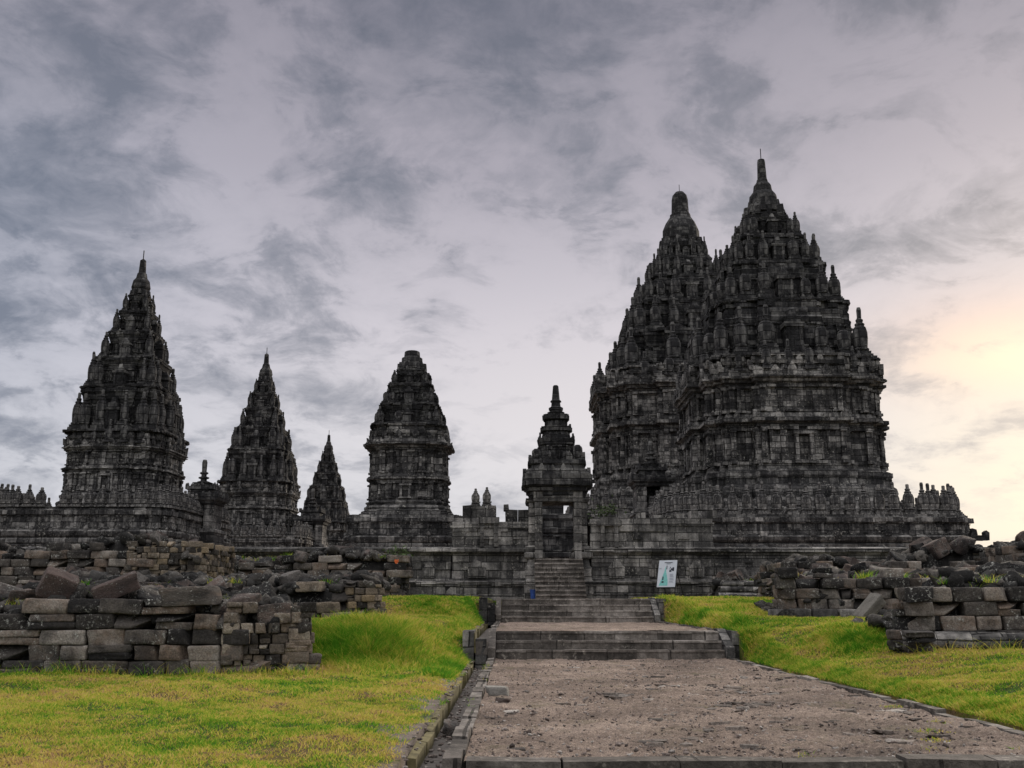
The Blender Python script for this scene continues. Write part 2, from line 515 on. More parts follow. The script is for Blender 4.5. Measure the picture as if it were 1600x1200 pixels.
def finish(me, tint):
    """Metre-sized box UVs from each face's direction, and the tone attribute."""
    nf, nl = len(me.polygons), len(me.loops)
    at = me.attributes.new('tint', 'FLOAT', 'FACE')
    at.data.foreach_set('value', tint)
    nrm = np.empty(nf * 3, np.float32); me.polygons.foreach_get('normal', nrm); nrm = nrm.reshape(-1, 3)
    tot = np.empty(nf, np.int32); me.polygons.foreach_get('loop_total', tot)
    vi = np.empty(nl, np.int32); me.loops.foreach_get('vertex_index', vi)
    co = np.empty(len(me.vertices) * 3, np.float32); me.vertices.foreach_get('co', co); co = co.reshape(-1, 3)
    n = np.abs(np.repeat(nrm, tot, axis=0)); p = co[vi]
    flat = n[:, 2] > .75
    ax = n[:, 0] > n[:, 1]
    u = np.where(flat, p[:, 0], np.where(ax, p[:, 1] + 7.3, p[:, 0]))
    v = np.where(flat, p[:, 1], p[:, 2])
    uv = me.uv_layers.new(name='UVMap')
    sh = (sum(ord(c) for c in me.name) % 17) * 1.37
    uv.data.foreach_set('uv', np.stack([u + sh, v + sh * .3], 1).astype(np.float32).ravel())

def quads_mesh(name, V, F, tint=None, extra=None, smooth=False):
    """Fast mesh from numpy arrays; F has 3 or 4 columns."""
    me = bpy.data.meshes.new(name)
    k = F.shape[1]
    me.vertices.add(len(V)); me.vertices.foreach_set('co', V.astype(np.float32).ravel())
    me.loops.add(F.size); me.loops.foreach_set('vertex_index', F.astype(np.int32).ravel())
    me.polygons.add(len(F)); me.polygons.foreach_set('loop_start', np.arange(0, F.size, k, dtype=np.int32))
    if smooth:
        me.polygons.foreach_set('use_smooth', np.ones(len(F), bool))
    for nm, arr in dict(tint=tint, **(extra or {})).items():
        if arr is not None:
            a = me.attributes.new(nm, 'FLOAT', 'FACE')
            a.data.foreach_set('value', arr.astype(np.float32))
    me.update(calc_edges=True)
    return me

# ------------------------------------------------------------------ stones
def stone_template(seed, n=4, k=7.0, amp=.06, skew=.12, chip=0.0, edge=.86):
    r = np.random.default_rng(seed)
    idx, V, F = {}, [], []
    def vid(p):
        if p not in idx:
            idx[p] = len(V); V.append(p)
        return idx[p]
    for ax in range(3):
        for sd in (0, n):
            for i in range(n):
                for j in range(n):
                    q = []
                    for (a, b) in ((i, j), (i + 1, j), (i + 1, j + 1), (i, j + 1)):
                        p = [0, 0, 0]; p[ax] = sd; p[(ax + 1) % 3] = a; p[(ax + 2) % 3] = b
                        q.append(vid(tuple(p)))
                    F.append(q if sd else q[::-1])
    V = np.array(V, float) / n * 2 - 1
    if edge:                     # put the outermost rows close to the edges so that blocks keep flat faces
        inner = edge * np.clip(V / (1 - 2 / n), -1, 1)
        V = np.where(np.abs(V) > .999, V, inner)
    nrm = (np.abs(V) ** k).sum(1, keepdims=True) ** (1 / k)
    V = V / nrm * np.minimum(1.0, nrm)
    for _ in range(7):
        d = r.normal(size=3); d /= np.linalg.norm(d)
        V = V + r.normal(size=3) * amp * .6 * np.sin(V @ d * r.uniform(2, 6) + r.uniform(0, 6))[:, None]
    V = V + r.normal(size=V.shape) * amp * .28
    S = np.eye(3) + r.normal(size=(3, 3)) * skew * .5
    V = V @ S.T
    for _ in range(int(chip)):
        d = r.normal(size=3); d /= np.linalg.norm(d)
        lim = r.uniform(.55, .95)
        h = V @ d
        V = V - np.maximum(h - lim, 0)[:, None] * d
    return V * .5, np.array(F)

BLOCKS = [stone_template(100 + i, 6, 16.0, .022, .05, 2 if i % 3 == 0 else 0, .9) for i in range(12)]
ROUGH = [stone_template(300 + i, 7, 10.0, .05, .26, 4, .86) for i in range(12)]
SMALL = [stone_template(500 + i, 2, 4.0, .12, .35, 2, 0) for i in range(8)]

def rotm(rx, ry, rz):
    return np.array(Euler((rx, ry, rz)).to_matrix())

def stones_mesh(name, items, smooth=False):
    """items: (template, size xyz, rotation matrix, centre, tone)."""
    Vs, Fs, Ts, o = [], [], [], 0
    for (V, F), sz, rm, c, t in items:
        W = (V * np.array(sz)) @ rm.T + np.array(c)
        Vs.append(W); Fs.append(F + o); Ts.append(np.full(len(F), t)); o += len(V)
    return quads_mesh(name, np.concatenate(Vs), np.concatenate(Fs), np.concatenate(Ts), smooth=smooth)

LOOSE_MESH = []
for i, (V, F) in enumerate(ROUGH + BLOCKS[:5]):
    me = quads_mesh('fallen_stone', V, F, np.full(len(F), .5))
    me.materials.append(MAT['loose'])
    LOOSE_MESH.append(me)

# ------------------------------------------------------------------ terrain
PX0, PX1 = -.57, 5.2           # the path's edges
def ss(a, b, x):
    t = np.clip((x - a) / (b - a), 0, 1)
    return t * t * (3 - 2 * t)

def wob(x, y):
    return (.035 * np.sin(x * 1.3 + y * .7) * np.sin(y * .9 - x * .5) + .02 * np.sin(x * 3.1 + 1.3) * np.sin(y * 2.7) + .012 * np.sin(x * 7.7 + y * 5.1) + .009 * np.sin(x * 17 + 2 * np.sin(y * 9)) * np.sin(y * 13 + 1.5 * np.sin(x * 8)))

def lawn_z(x, y):
    x = np.asarray(x, float); y = np.asarray(y, float)
    # left of the path
    soft = ss(-2.6, -1.2, x)
    b1 = (1 - soft) * ss(20.2, 23.6, y) + soft * ss(20.5, 28.0, y)
    b2 = (1 - soft) * ss(32.2, 34.4, y) + soft * ss(32.0, 36.0, y)
    zl = .02 + .85 * b1 + .60 * b2
    # right of the path
    k = ss(5.4, 8.0, x)
    zr = .10 + .34 * k * ss(4, 10, y) + (.80 - .34 * k) * ((1 - k) * ss(20.5, 27.5, y) + k * ss(20.0, 23.5, y)) + .56 * ss(28.5, 38.0, y)
    z = np.where(x < 2.3, zl, zr) + wob(x, y) * (1 - .6 * ss(30, 45, y))
    # the turf rolls down to the path's edges
    lev = .62 * ss(23.9, 24.5, y) + .81 * ss(35.7, 36.6, y)
    lo = np.minimum(z, lev + np.where(x < 2.3, -.02, .0))
    k2 = np.where(x < 2.3, ss(-.98, -1.45, x) if False else ss(.98, 1.5, -x), ss(5.40, 5.86, x))
    return lo + (z - lo) * k2

def path_level(y):
    return np.where(y < 24.3, 0.0, np.where(y < 36.2, .62, 1.43))

def ground_z(x, y):
    z = lawn_z(x, y)
    inside = (x > -.955) & (x < 5.42) & (y < 47.5)
    return np.where(inside, np.where(y < 25.0, 0.0, np.where(y < 37.0, .62, 1.43)) - .6, z)

def build_terrain():
    xs = np.unique(np.round(np.concatenate([np.arange(-60, -12, 1.5), np.arange(-12, -8, .25), np.arange(-8, -.97, .075), [-.96, -.95, 0, 1, 2, 2.29, 2.31, 3, 4, 5, 5.41, 5.43],
                                            np.arange(5.5, 8.5, .075), np.arange(8.5, 14, .25), np.arange(14, 62, 1.5)]), 3))
    ys = np.unique(np.round(np.concatenate([[-30, -15, -6, -2], np.arange(0, 8, .5), np.arange(8, 27, .12), np.arange(27, 40, .3), np.arange(40, 52, .8), [47.49, 47.51], np.arange(52, 200, 8)]), 3))
    X, Y = np.meshgrid(xs, ys)
    Z = ground_z(X, Y)
    V = np.stack([X.ravel(), Y.ravel(), Z.ravel()], 1)
    nx, ny = len(xs), len(ys)
    i, j = np.meshgrid(np.arange(nx - 1), np.arange(ny - 1))
    a = (j * nx + i).ravel()
    F = np.stack([a, a + 1, a + nx + 1, a + nx], 1)
    cx, cy = V[F[:, 0], 0], V[F[:, 0], 1]
    bare = ss(-1.40, -1.05, cx + .16 * np.sin(cy * 1.9) + .10 * np.sin(cy * 5.3 + 1)) * (cx < 0) * (cy < 40)
    me = quads_mesh('lawn', V, F, np.full(len(F), .5), dict(bare=bare), smooth=True)
    me.materials.append(MAT['lawn'])
    tag(put('lawn', me), kind='structure')
    # the plain out to the horizon, one sheet below the lawn's rim
    m = MB()
    for x0, x1, y0, y1 in ((-6000, -60, -6000, 6000), (61, 6000, -6000, 6000), (-60, 61, 196, 6000), (-60, 61, -6000, -30)):
        n = len(m.v)
        m.v += [(x0, y0, 0), (x1, y0, 0), (x1, y1, 0), (x0, y1, 0)]
        m.face([n, n + 1, n + 2, n + 3])
    tag(m.link('ground', MAT['lawn']), kind='structure')
build_terrain()
m = MB()
for xa in range(-60, 60, 20):
    for ya in range(50, 190, 20):
        n0 = len(m.v)
        m.v += [(xa, ya, 1.6), (xa + 20, ya, 1.6), (xa + 20, ya + 20, 1.6), (xa, ya + 20, 1.6)]
        m.face([n0, n0 + 1, n0 + 2, n0 + 3])
tag(m.link('courtyard', MAT['gravel']), kind='structure')

def build_path():
    def sheet(name, y0, y1, z, step):
        xs = np.arange(PX0 + .16, PX1 - .10, step); ys = np.arange(y0, y1 + step * .5, step)
        X, Y = np.meshgrid(xs, ys)
        Z = z - .01 + .022 * np.sin(X * 2.1 + Y * .8) * np.sin(Y * 1.7 - X) + rng.normal(0, .0075, X.shape)
        lump = sum(np.sin(X * a + Y * b + c) for a, b, c in ((9.1, 5.3, 1), (-6.7, 8.9, 2), (13.3, -3.1, 0), (4.4, 14.2, 5)))
        Z = Z + .006 * lump
        # worn, stony strip towards the right
        Z = Z + .022 * np.clip(np.sin(X * 5.1 + 3 * np.sin(Y * .9)) * np.sin(Y * 6.3 + X), 0, 1) * ss(2.2, 3.6, X)
        nx, ny = len(xs), len(ys)
        i, j = np.meshgrid(np.arange(nx - 1), np.arange(ny - 1)); a = (j * nx + i).ravel()
        me = quads_mesh(name, np.stack([X.ravel(), Y.ravel(), Z.ravel()], 1), np.stack([a, a + 1, a + nx + 1, a + nx], 1), np.full(len(a), .5), smooth=True)
        me.materials.append(MAT['gravel'])
        tag(put(name, me), kind='structure')
    sheet('path', 8.95, 24.4, 0.0, .032)
    sheet('path', 25.1, 36.3, .62, .09)
    sheet('path', 37.2, 47.4, 1.43, .2)
    # kerb stones along both edges and across the front
    m = MB()
    def run(x0, x1, ya, yb, z, skip=.0):
        y = ya
        while y < yb:
            L = random.uniform(.45, .95)
            if random.random() > skip:
                dz, dx = random.uniform(-.025, .02), random.uniform(-.02, .02)
                m.box(x0 + dx, x1 + dx, y + .012, min(y + L, yb) - .012, z - .42, z + .03 + dz, j=.008)
            y += L
    run(PX0, PX0 + .155, 8.75, 24.25, 0, .05)
    run(PX1 - .10, PX1 + .02, 8.75, 24.25, 0)
    run(PX0, PX0 + .155, 25.3, 36.1, .62)
    run(PX1 - .10, PX1 + .02, 25.3, 36.1, .62)
    x = PX0 + .18
    while x < PX1 - .12:
        L = random.uniform(.7, 1.15)
        m.box(x + .008, min(x + L, PX1 - .12) - .008, 8.66, 8.94, -.5, .035 + random.uniform(-.015, .012), j=.01)
        x += L
    tag(m.link('kerb', MAT['step']), kind='structure')
    # drain along the left
    m = MB()
    for y0, y1, z in ((6, 24.0, -.20), (24.0, 36.0, .42), (36.0, 46, 1.2)):
        m.box(-.86, -.575, y0, y1, z - .3, z, t=.5)
    tag(m.link('drain_channel', MAT['mud']), kind='structure')
    m = MB()
    for y0, y1, z in ((6, 24.0, 0.02), (24.0, 36.0, .66), (36.0, 46, 1.47)):
        y = y0
        while y < y1:
            L = random.uniform(.5, 1.1)
            if random.random() < .9:
                dx = random.uniform(-.02, .02)
                m.box(-.955 + dx, -.875 + dx, y, min(y + L, y1) - .01, z - .5, z - .05 + random.uniform(-.045, .02), j=.02)
            y += L
    tag(m.link('drain_edging', MAT['mossy']), kind='structure')
    m = MB()
    for y0, y1, z in ((8.8, 24.0, -.12), (25, 36.0, .50)):
        m.box(5.23, 5.41, y0, y1, z - .3, z)
    tag(m.link('drain_channel', MAT['mud']), kind='structure')
build_path()

def stairs(name, label, y0, z0, n, h, tread):
    e = empty(name, label, 'steps', ((PX0 + PX1) / 2, y0, z0))
    w = (PX1 - PX0) / 2
    for k in range(n):
        m = MB()
        x = -w + .19
        while x < w - .17:
            L = random.uniform(.7, 1.3)
            x1 = min(x + L, w - .17)
            if w - .17 - x1 < .3:
                x1 = w - .17
            m.box(x + .005, x1 - .005, k * tread, k * tread + tread + .35, (k * h if k else -.2) + .006, (k + 1) * h + random.uniform(-.008, .008), j=.009)
            m.box(x + .004, x1 - .004, k * tread - .022, k * tread + .2, (k + 1) * h - .045, (k + 1) * h + .010 + random.uniform(-.006, .006), random.uniform(.75, 1), .007)
            x = x1
        m.link('step', MAT['step'], e)
    for sx in (-1, 1):
        m = MB()
        prof = [(-.12, -.3), (n * tread + .3, -.3), (n * tread + .3, n * h + .06), (n * tread - .1, n * h + .06), (-.12, h * 1.25)]
        if sx > 0:
            m.prism([(a, b) for a, b in prof], (w - .16, 0, 0), (0, 1), (1, 0), .2, .1)
            m.box(w + .05, w + .30, .25, n * tread + .5, -.3, n * h + .02, .05, .012)
        else:
            m.prism([(a, b) for a, b in prof], (-w + .18, 0, 0), (0, 1), (-1, 0), .18, .6)
        m.link('cheek_wall', MAT['step'] if sx < 0 else MAT['wall'], e)
    return e
stairs('stone_stairs', 'three broad stone steps at the end of the gravel path', 24.3, 0.0, 3, .205, .34)
stairs('stone_stairs', 'flight of four broad stone steps leading up to the gate forecourt', 36.2, .62, 4, .203, .32)

# dark retaining blocks where the drain drops beside the steps
for y, z, lab in ((24.0, .62, 'dark spillway block of the drain beside the lower steps'), (35.9, 1.43, 'dark spillway block of the drain beside the upper steps')):
    m = MB()
    m.box(-.86, -.60, y, y + .5, z - .9, z - .14, .1, .012)
    m.box(-1.16, -.88, y - .1, y + .55, z - .9, z + .05, .2, .02)
    tag(m.link('spillway_block', MAT['wall']), lab, 'drain block')

# ------------------------------------------------------------------ ratnas: the ribbed bell pinnacles
def ratna_mesh(kind):
    m = MB()
    m.box(-.52, .52, -.52, .52, 0, .13, .5, .012)
    m.box(-.44, .44, -.44, .44, .13, .25, .35, .012)
    if kind == 'stub':
        pr = [(.36, .25), (.46, .30), (.48, .36), (.40, .40), (.44, .55), (.47, .85), (.45, 1.1), (.37, 1.25), (.24, 1.33), (.26, 1.37), (.1, 1.40)]
    else:
        pr = [(.36, .25), (.46, .30), (.48, .36), (.40, .40), (.43, .52), (.47, .80), (.46, 1.05), (.38, 1.24), (.26, 1.32), (.29, 1.36), (.29, 1.41), (.18, 1.46), (.22, 1.54), (.22, 1.58), (.13, 1.63), (.14, 2.0 if kind == 'tall' else 1.84), (.10, 2.1 if kind == 'tall' else 1.88)]
    m.lathe(pr, 14, rib=.07, t=.6, sq=(0, 1, 2, 8, 9, 10, 11, 12, 13, 14, 15, 16))
    m.box(-.16, .16, -.53, -.42, .30, .48, .7, .01)
    return m.data('pinnacle_' + kind)
RATNA = {}
for kd in ('tall', 'plain', 'stub'):
    for mt in ('temple', 'roof', 'wall'):
        me = ratna_mesh(kd)
        me.materials.append(MAT[mt])
        RATNA[kd, mt] = me

def ratna(parent, loc, r, h, mt='roof', name='pinnacle', kinds=('tall', 'tall', 'plain', 'stub')):
    kd = random.choice(kinds)
    o = put(name, RATNA[kd, mt], parent, loc)
    hs = h / 2.1
    o.scale = (r / .52 * random.uniform(.93, 1.04), r / .52 * random.uniform(.93, 1.04), hs * random.uniform(.93, 1.05))
    o.rotation_euler = (random.uniform(-.02, .02), random.uniform(-.02, .02), random.choice((0, math.pi / 2, math.pi)) + random.uniform(-.06, .06))
    return o

# ------------------------------------------------------------------ temple builder
def stepped(w, a=.42, b=.72, d1=.93, d2=.865, sx=1.0, sy=1.0):
    q = [(w, a * w), (d1 * w, a * w), (d1 * w, b * w), (d2 * w, b * w), (d2 * w, d2 * w), (b * w, d2 * w), (b * w, d1 * w), (a * w, d1 * w), (a * w, w)]
    P = []
    for k in range(4):
        c, s = (1, 0, -1, 0)[k], (0, 1, 0, -1)[k]
        P += [((c * x - s * y) * sx, (s * x + c * y) * sy) for x, y in q]
    return P

def rect(wx, wy):
    return [(wx, -wy), (wx, wy), (-wx, wy), (-wx, -wy)]

def edges(plan, off=0.0, back=False):
    """Outward faces of a plan as (p0, p1, normal, length); the unseen +y faces left out unless back."""
    k = len(plan)
    nr = []
    for i in range(k):
        (x0, y0), (x1, y1) = plan[i], plan[(i + 1) % k]
        L = math.hypot(x1 - x0, y1 - y0)
        nr.append(((y1 - y0) / L, -(x1 - x0) / L))
    P = [(plan[i][0] + off * (nr[i - 1][0] + nr[i][0]), plan[i][1] + off * (nr[i - 1][1] + nr[i][1])) for i in range(k)]
    out = []
    for i in range(k):
        p, q, n = P[i], P[(i + 1) % k], nr[i]
        if n[1] > .5 and not back:
            continue
        out.append((p, q, n, math.hypot(q[0] - p[0], q[1] - p[1])))
    return out

def ebox(m, p, q, n, s0, s1, d0, d1, z0, z1, t=None, j=0.0, taper=0.0):
    """Box on a face: from s0 to s1 metres along it, d0..d1 outwards, z0..z1."""
    L = math.hypot(q[0] - p[0], q[1] - p[1])
    u = ((q[0] - p[0]) / L, (q[1] - p[1]) / L)
    A = (p[0] + u[0] * s0 + n[0] * d0, p[1] + u[1] * s0 + n[1] * d0)
    B = (p[0] + u[0] * s1 + n[0] * d1, p[1] + u[1] * s1 + n[1] * d1)
    m.box(min(A[0], B[0]), max(A[0], B[0]), min(A[1], B[1]), max(A[1], B[1]), z0, z1, t, j, taper)

def panels(m, plan, z0, z1, k, dmax, off=0.0, niche=True):
    """Carved panels and pilasters: upright blocks of uneven width and depth, split into courses."""
    h = z1 - z0
    for p, q, n, L in edges(plan, off):
        if L < .5 * k:
            continue
        s = 0.0
        pw = min(.45 * k, L * .2)
        for s0 in (0, L - pw):
            zz = z0
            while zz < z1 - .01:
                hh = min(random.uniform(.4, .9) * k, z1 - zz)
                ebox(m, p, q, n, s0 + .01, s0 + pw - .01, -.1, dmax * random.uniform(.75, 1.0), zz, zz + hh - .015, j=.012)
                zz += hh
            ebox(m, p, q, n, s0 - .02, s0 + pw + .02, -.1, dmax * 1.25, z1 - .12 * h, z1 - .03 * h, j=.01)
            ebox(m, p, q, n, s0 - .02, s0 + pw + .02, -.1, dmax * 1.25, z0, z0 + .1 * h, j=.01)
        s = pw
        mid = L / 2
        while s < L - pw - .05:
            w = random.uniform(.22, .62) * k
            w = min(w, L - pw - s)
            isn = niche and L > 2.6 * k and abs(s + w / 2 - mid) < .5 * k
            r_ = random.random()
            if not isn and r_ < .72:
                d = dmax * random.uniform(.05, .6)
                zz = z0 + random.choice((0, 0, .12)) * h
                top = z1 - random.choice((0, 0, .1, .2)) * h
                while zz < top - .05:
                    hh = min(random.uniform(.35, 1.3) * k, top - zz)
                    if random.random() < .94:
                        ebox(m, p, q, n, s + .008, s + w - .008, -.1, d + random.uniform(-.03, .05) * k, zz, zz + hh - .012, j=.012)
                    zz += hh
            s += w
        # rail of worn blocks above and below
        s = 0
        while s < L:
            w = min(random.uniform(.4, .9) * k, L - s)
            if random.random() < .85:
                ebox(m, p, q, n, s + .005, s + w - .005, -.1, dmax * random.uniform(.5, .9), z0 - .02, z0 + .07 * h, j=.012)
            if random.random() < .85:
                ebox(m, p, q, n, s + .005, s + w - .005, -.1, dmax * random.uniform(.5, .9), z1 - .07 * h, z1 + .02, j=.012)
            s += w

def antefixes(m, plan, off, z, w, h, gap, miss=.2, back=False):
    """Row of leaf-shaped edge stones standing on a ledge."""
    for p, q, n, L in edges(plan, off, back):
        if L < w * 1.2:
            continue
        k = max(1, int(L / (w + gap)))
        u = ((q[0] - p[0]) / L, (q[1] - p[1]) / L)
        for i in range(k):
            if random.random() < miss:
                continue
            s = (i + .5) * L / k
            ww, hh = w * random.uniform(.8, 1.1), h * random.uniform(.7, 1.1)
            pts = [(-ww / 2, 0), (ww / 2, 0), (ww * .5, hh * .45), (ww * .2, hh * .8), (0, hh), (-ww * .2, hh * .8), (-ww * .5, hh * .45)]
            if random.random() < .3:
                pts = [(-ww / 2, 0), (ww / 2, 0), (ww * .5, hh * .5), (-ww * .5, hh * .6)]
            m.prism(pts, (p[0] + u[0] * s - n[0] * w * .55, p[1] + u[1] * s - n[1] * w * .55, z - .02), u, n, w * .5)

def ledge_blocks(m, plan, off, z0, z1, w, d, miss=.12):
    """Uneven worn blocks along a cornice so that its line is broken."""
    for p, q, n, L in edges(plan, off):
        s = 0
        while s < L - .02:
            ww = min(random.uniform(.6, 1.4) * w, L - s)
            if random.random() > miss:
                ebox(m, p, q, n, s + .006, s + ww - .006, -.25, d * random.uniform(.2, 1.0), z0 + random.uniform(0, .03), z1 - random.uniform(0, .05), j=.015)
            s += ww

def corner_horns(m, plan, off, z, w, h):
    k = len(plan)
    E = edges(plan, off, True)
    for i in range(k):
        p, q, n, L = E[i]
        p2, q2, n2, L2 = E[(i + 1) % k]
        cr = n[0] * n2[1] - n[1] * n2[0]
        if cr > .5 and random.random() < .85:      # convex corner
            x, y = q
            hh = h * random.uniform(.7, 1.1)
            m.prism([(-w, 0), (0, 0), (.12 * w, hh), (-.25 * w, hh * .9), (-.4 * w, hh * .5), (-w, hh * .45)], (x - n2[0] * w * .3, y - n2[1] * w * .3, z - .02), (-(q2[0] - p2[0]) / L2 * -1 if False else n[0], n[1]), (-n2[0], -n2[1]), w * .45)

def far_rod(parent, x, y, z, h):
    m = MB()
    m.tube((x, y, z - .2), (x, y, z + h), .035, 5)
    m.link('lightning_rod', MAT['iron'], parent)

def temple(name, label, loc, s):
    """s: dict of measured sizes, heights above the temple's own ground."""
    e = empty(name, label, 'temple', loc)
    k = s['k']                       # general size of mouldings
    ex = s.get('exposed', ())        # where a lower part is out of sight it stays plain
    # --- terrace
    tx, ty, tz = s['terrace']
    tw = max(tx, ty)
    tp = stepped(tw, .74, .88, .965, .93, tx / tw, ty / tw)
    m = MB()
    h = tz
    prof = [(.55 * k, 0), (.55 * k, .10 * h), (.35 * k, .12 * h), (.40 * k, .20 * h), (.18 * k, .26 * h), (.18 * k, .34 * h), (0, .36 * h), (0, .60 * h),
            (.16 * k, .61 * h), (.20 * k, .645 * h), (.10 * k, .66 * h), (.30 * k, .69 * h), (.36 * k, .73 * h), (.20 * k, .75 * h), (.05 * k, .76 * h), (.02 * k, .90 * h),
            (.18 * k, .91 * h), (.22 * k, .96 * h), (.05 * k, .97 * h), (.05 * k, h)]
    m.loft(tp, prof, .02)
    panels(m, tp, .37 * h, .595 * h, .6 * k, .16 * k, 0, False)
    panels(m, tp, .77 * h, .90 * h, .55 * k, .12 * k, .03 * k, False)
    ledge_blocks(m, tp, .2 * k, .905 * h, .965 * h, .5 * k, .12 * k, .2)
    antefixes(m, tp, .40 * k, .745 * h, .40 * k, .48 * k, .9 * k, .35)
    terr = m.link('terrace', MAT['temple'], e)
    br, bh_, sp = s['bal']
    cnt = 0
    for p, q, n, L in edges(tp, -.35 * k + .05):
        c = max(1, int(round(L / sp)))
        for i in range(c):
            if random.random() < s.get('bal_miss', .06):
                continue
            t_ = (i + .5) / c
            x, y = p[0] + (q[0] - p[0]) * t_, p[1] + (q[1] - p[1]) * t_
            if cnt < 96:
                ratna(terr, (x, y, h - .01), br, bh_, 'temple', 'balustrade_pinnacle', s.get('bal_kinds', ('tall', 'tall', 'plain')))
                cnt += 1
    # --- body
    w, z0, z1, z2, z3 = s['w'], s['z0'], s['z1'], s['z2'], s['z3']    # base foot, storey floor, belt, cornice
    w *= 1.04
    oh = s.get('oh', 1.0)
    bp = stepped(w, .44, .74, .895, .81)
    m = MB()
    bh = z1 - z0
    prof = [(1.05 * k, z0), (1.05 * k, z0 + .22 * bh), (.85 * k, z0 + .26 * bh), (.80 * k, z0 + .36 * bh), (.58 * k, z0 + .42 * bh), (.66 * k, z0 + .52 * bh), (.62 * k, z0 + .60 * bh), (.38 * k, z0 + .66 * bh),
            (.36 * k, z0 + .74 * bh), (.46 * k, z0 + .80 * bh), (.42 * k, z0 + .88 * bh), (.2 * k, z0 + .92 * bh), (.16 * k, z1)]
    g = .09 * (z3 - z1)
    prof += [(0, z1 + .02), (0, z2 - g), (.18 * k, z2 - g * .9), (.20 * k, z2 - g * .5), (.42 * k, z2 - g * .35), (.46 * k, z2 + g * .2), (.22 * k, z2 + g * .35), (.12 * k, z2 + g * .9), (-.05 * k, z2 + g)]
    c = .22 * (z3 - z2)
    prof += [(-.05 * k, z3 - c), (.12 * k, z3 - c * .95), (.16 * k, z3 - c * .7), (.34 * k, z3 - c * .62), (.38 * k, z3 - c * .4), (.50 * k * oh, z3 - c * .3), (.54 * k * oh, z3), (.42 * k * oh, z3 + .05), (.38 * k * oh, z3 + .35 * k), (.12 * k, z3 + .37 * k)]
    at = s['tiers'][0][0] - z3 - .37 * k
    zt = z3 + .37 * k
    prof += [(.12 * k, zt + .30 * at), (.30 * k, zt + .34 * at), (.36 * k, zt + .52 * at), (.15 * k, zt + .55 * at), (.10 * k, zt + .78 * at), (.28 * k, zt + .82 * at), (.28 * k, zt + .94 * at), (.1 * k, zt + .95 * at)]
    m.loft(bp, prof, .025)
    panels(m, bp, zt, zt + .30 * at, .5 * k, .16 * k, .12 * k, False)
    antefixes(m, bp, .34 * k, zt + .52 * at, .4 * k, .5 * k, .2 * k, .2)
    panels(m, bp, z1 + .03, z2 - g, .7 * k, .36 * k)
    panels(m, bp, z2 + g, z3 - c, .7 * k, .34 * k, -.05 * k)
    ledge_blocks(m, bp, .46 * k, z2 - g * .3, z2 + g * .2, .6 * k, .1 * k)
    ledge_blocks(m, bp, .50 * k * oh, z3 - c * .28, z3, .8 * k, .14 * k)
    ledge_blocks(m, bp, .80 * k, z0 + .27 * bh, z0 + .36 * bh, .8 * k, .14 * k, .3)
    ledge_blocks(m, bp, .42 * k, z0 + .8 * bh, z0 + .88 * bh, .8 * k, .1 * k, .3)
    antefixes(m, bp, .42 * k, z2 + g * .2, .42 * k, .5 * k, .5 * k, .35)
    corner_horns(m, bp, .56 * k, z3 + .3 * k, .55 * k, .75 * k)
    antefixes(m, bp, .54 * k, z3 + .02, .6 * k, .85 * k, .35 * k, .2)
    body = m.link('body', MAT['temple'], e)
    if s.get('cornice_row'):
        rr, rh = s['cornice_row']
        nc = 0
        for p, q, n, L in edges(bp, .10 * k):
            if L < 2 * rr:
                continue
            c_ = max(1, int(L / (2.9 * rr)))
            for a in range(c_):
                if nc < 60 and random.random() > .12:
                    t_ = (a + .5 + random.uniform(-.06, .06)) / c_
                    f_ = random.uniform(.8, 1.15)
                    ratna(body, (p[0] + (q[0] - p[0]) * t_, p[1] + (q[1] - p[1]) * t_, z3 + .33 * k), rr * f_, rh * f_, 'roof', 'cornice_pinnacle', ('tall', 'tall', 'plain', 'stub'))
                    nc += 1
    # doorway-like niche in the middle of each visible face
    for p, q, n, L in edges(bp):
        if L > .7 * w:
            m = MB()
            mid = L / 2
            nw = .34 * k
            hz = (z2 - g - z1)
            ebox(m, p, q, n, mid - nw - .22 * k, mid - nw, -.05, .34 * k, z1 + .03, z1 + .80 * hz, .6, .01)
            ebox(m, p, q, n, mid + nw, mid + nw + .22 * k, -.05, .34 * k, z1 + .03, z1 + .80 * hz, .6, .01)
            ebox(m, p, q, n, mid - nw - .3 * k, mid + nw + .3 * k, -.05, .42 * k, z1 + .80 * hz, z1 + .90 * hz, .6, .01)
            ebox(m, p, q, n, mid - nw - .3 * k, mid + nw + .3 * k, -.05, .42 * k, z1 + .02, z1 + .10 * hz, .6, .01)
            m.link('niche', MAT['temple'], body)
    # --- roof
    tiers = s['tiers']               # (floor z, core half-width, ratna radius, ratna height)
    nr = 0
    for i, (tz0, cw, rr, rh) in enumerate(tiers):
        tz1 = tiers[i + 1][0] if i + 1 < len(tiers) else s['crown_z']
        nxt = (tiers[i + 1][1] + 2.05 * tiers[i + 1][2]) if i + 1 < len(tiers) else s['crown'][0][0] * 1.05
        fl = max(nxt - cw, -.5 * k)
        th = tz1 - tz0
        cp = stepped(cw, .42, .72, .92, .85)
        m = MB()
        o2 = 2.05 * rr
        prof = [(o2, tz0 - .25 * k), (o2, tz0), (.3 * rr, tz0 + .01), (.3 * rr, tz0 + .10 * th), (.12 * rr, tz0 + .14 * th), (0, tz0 + .18 * th), (0, tz0 + .58 * th), (.1 * k, tz0 + .60 * th), (.14 * k, tz0 + .67 * th),
                (fl * .5 + .06 * k, tz0 + .70 * th), (fl * .6 + .10 * k, tz0 + .80 * th), (fl + .03 * k, tz0 + .84 * th), (fl + .05 * k, tz0 + .93 * th), (fl - .1 * k, tz0 + .94 * th), (fl - .1 * k, tz1)]
        m.loft(cp, prof, .03)
        panels(m, cp, tz0 + .19 * th, tz0 + .58 * th, .5 * k, .2 * k, 0, False)
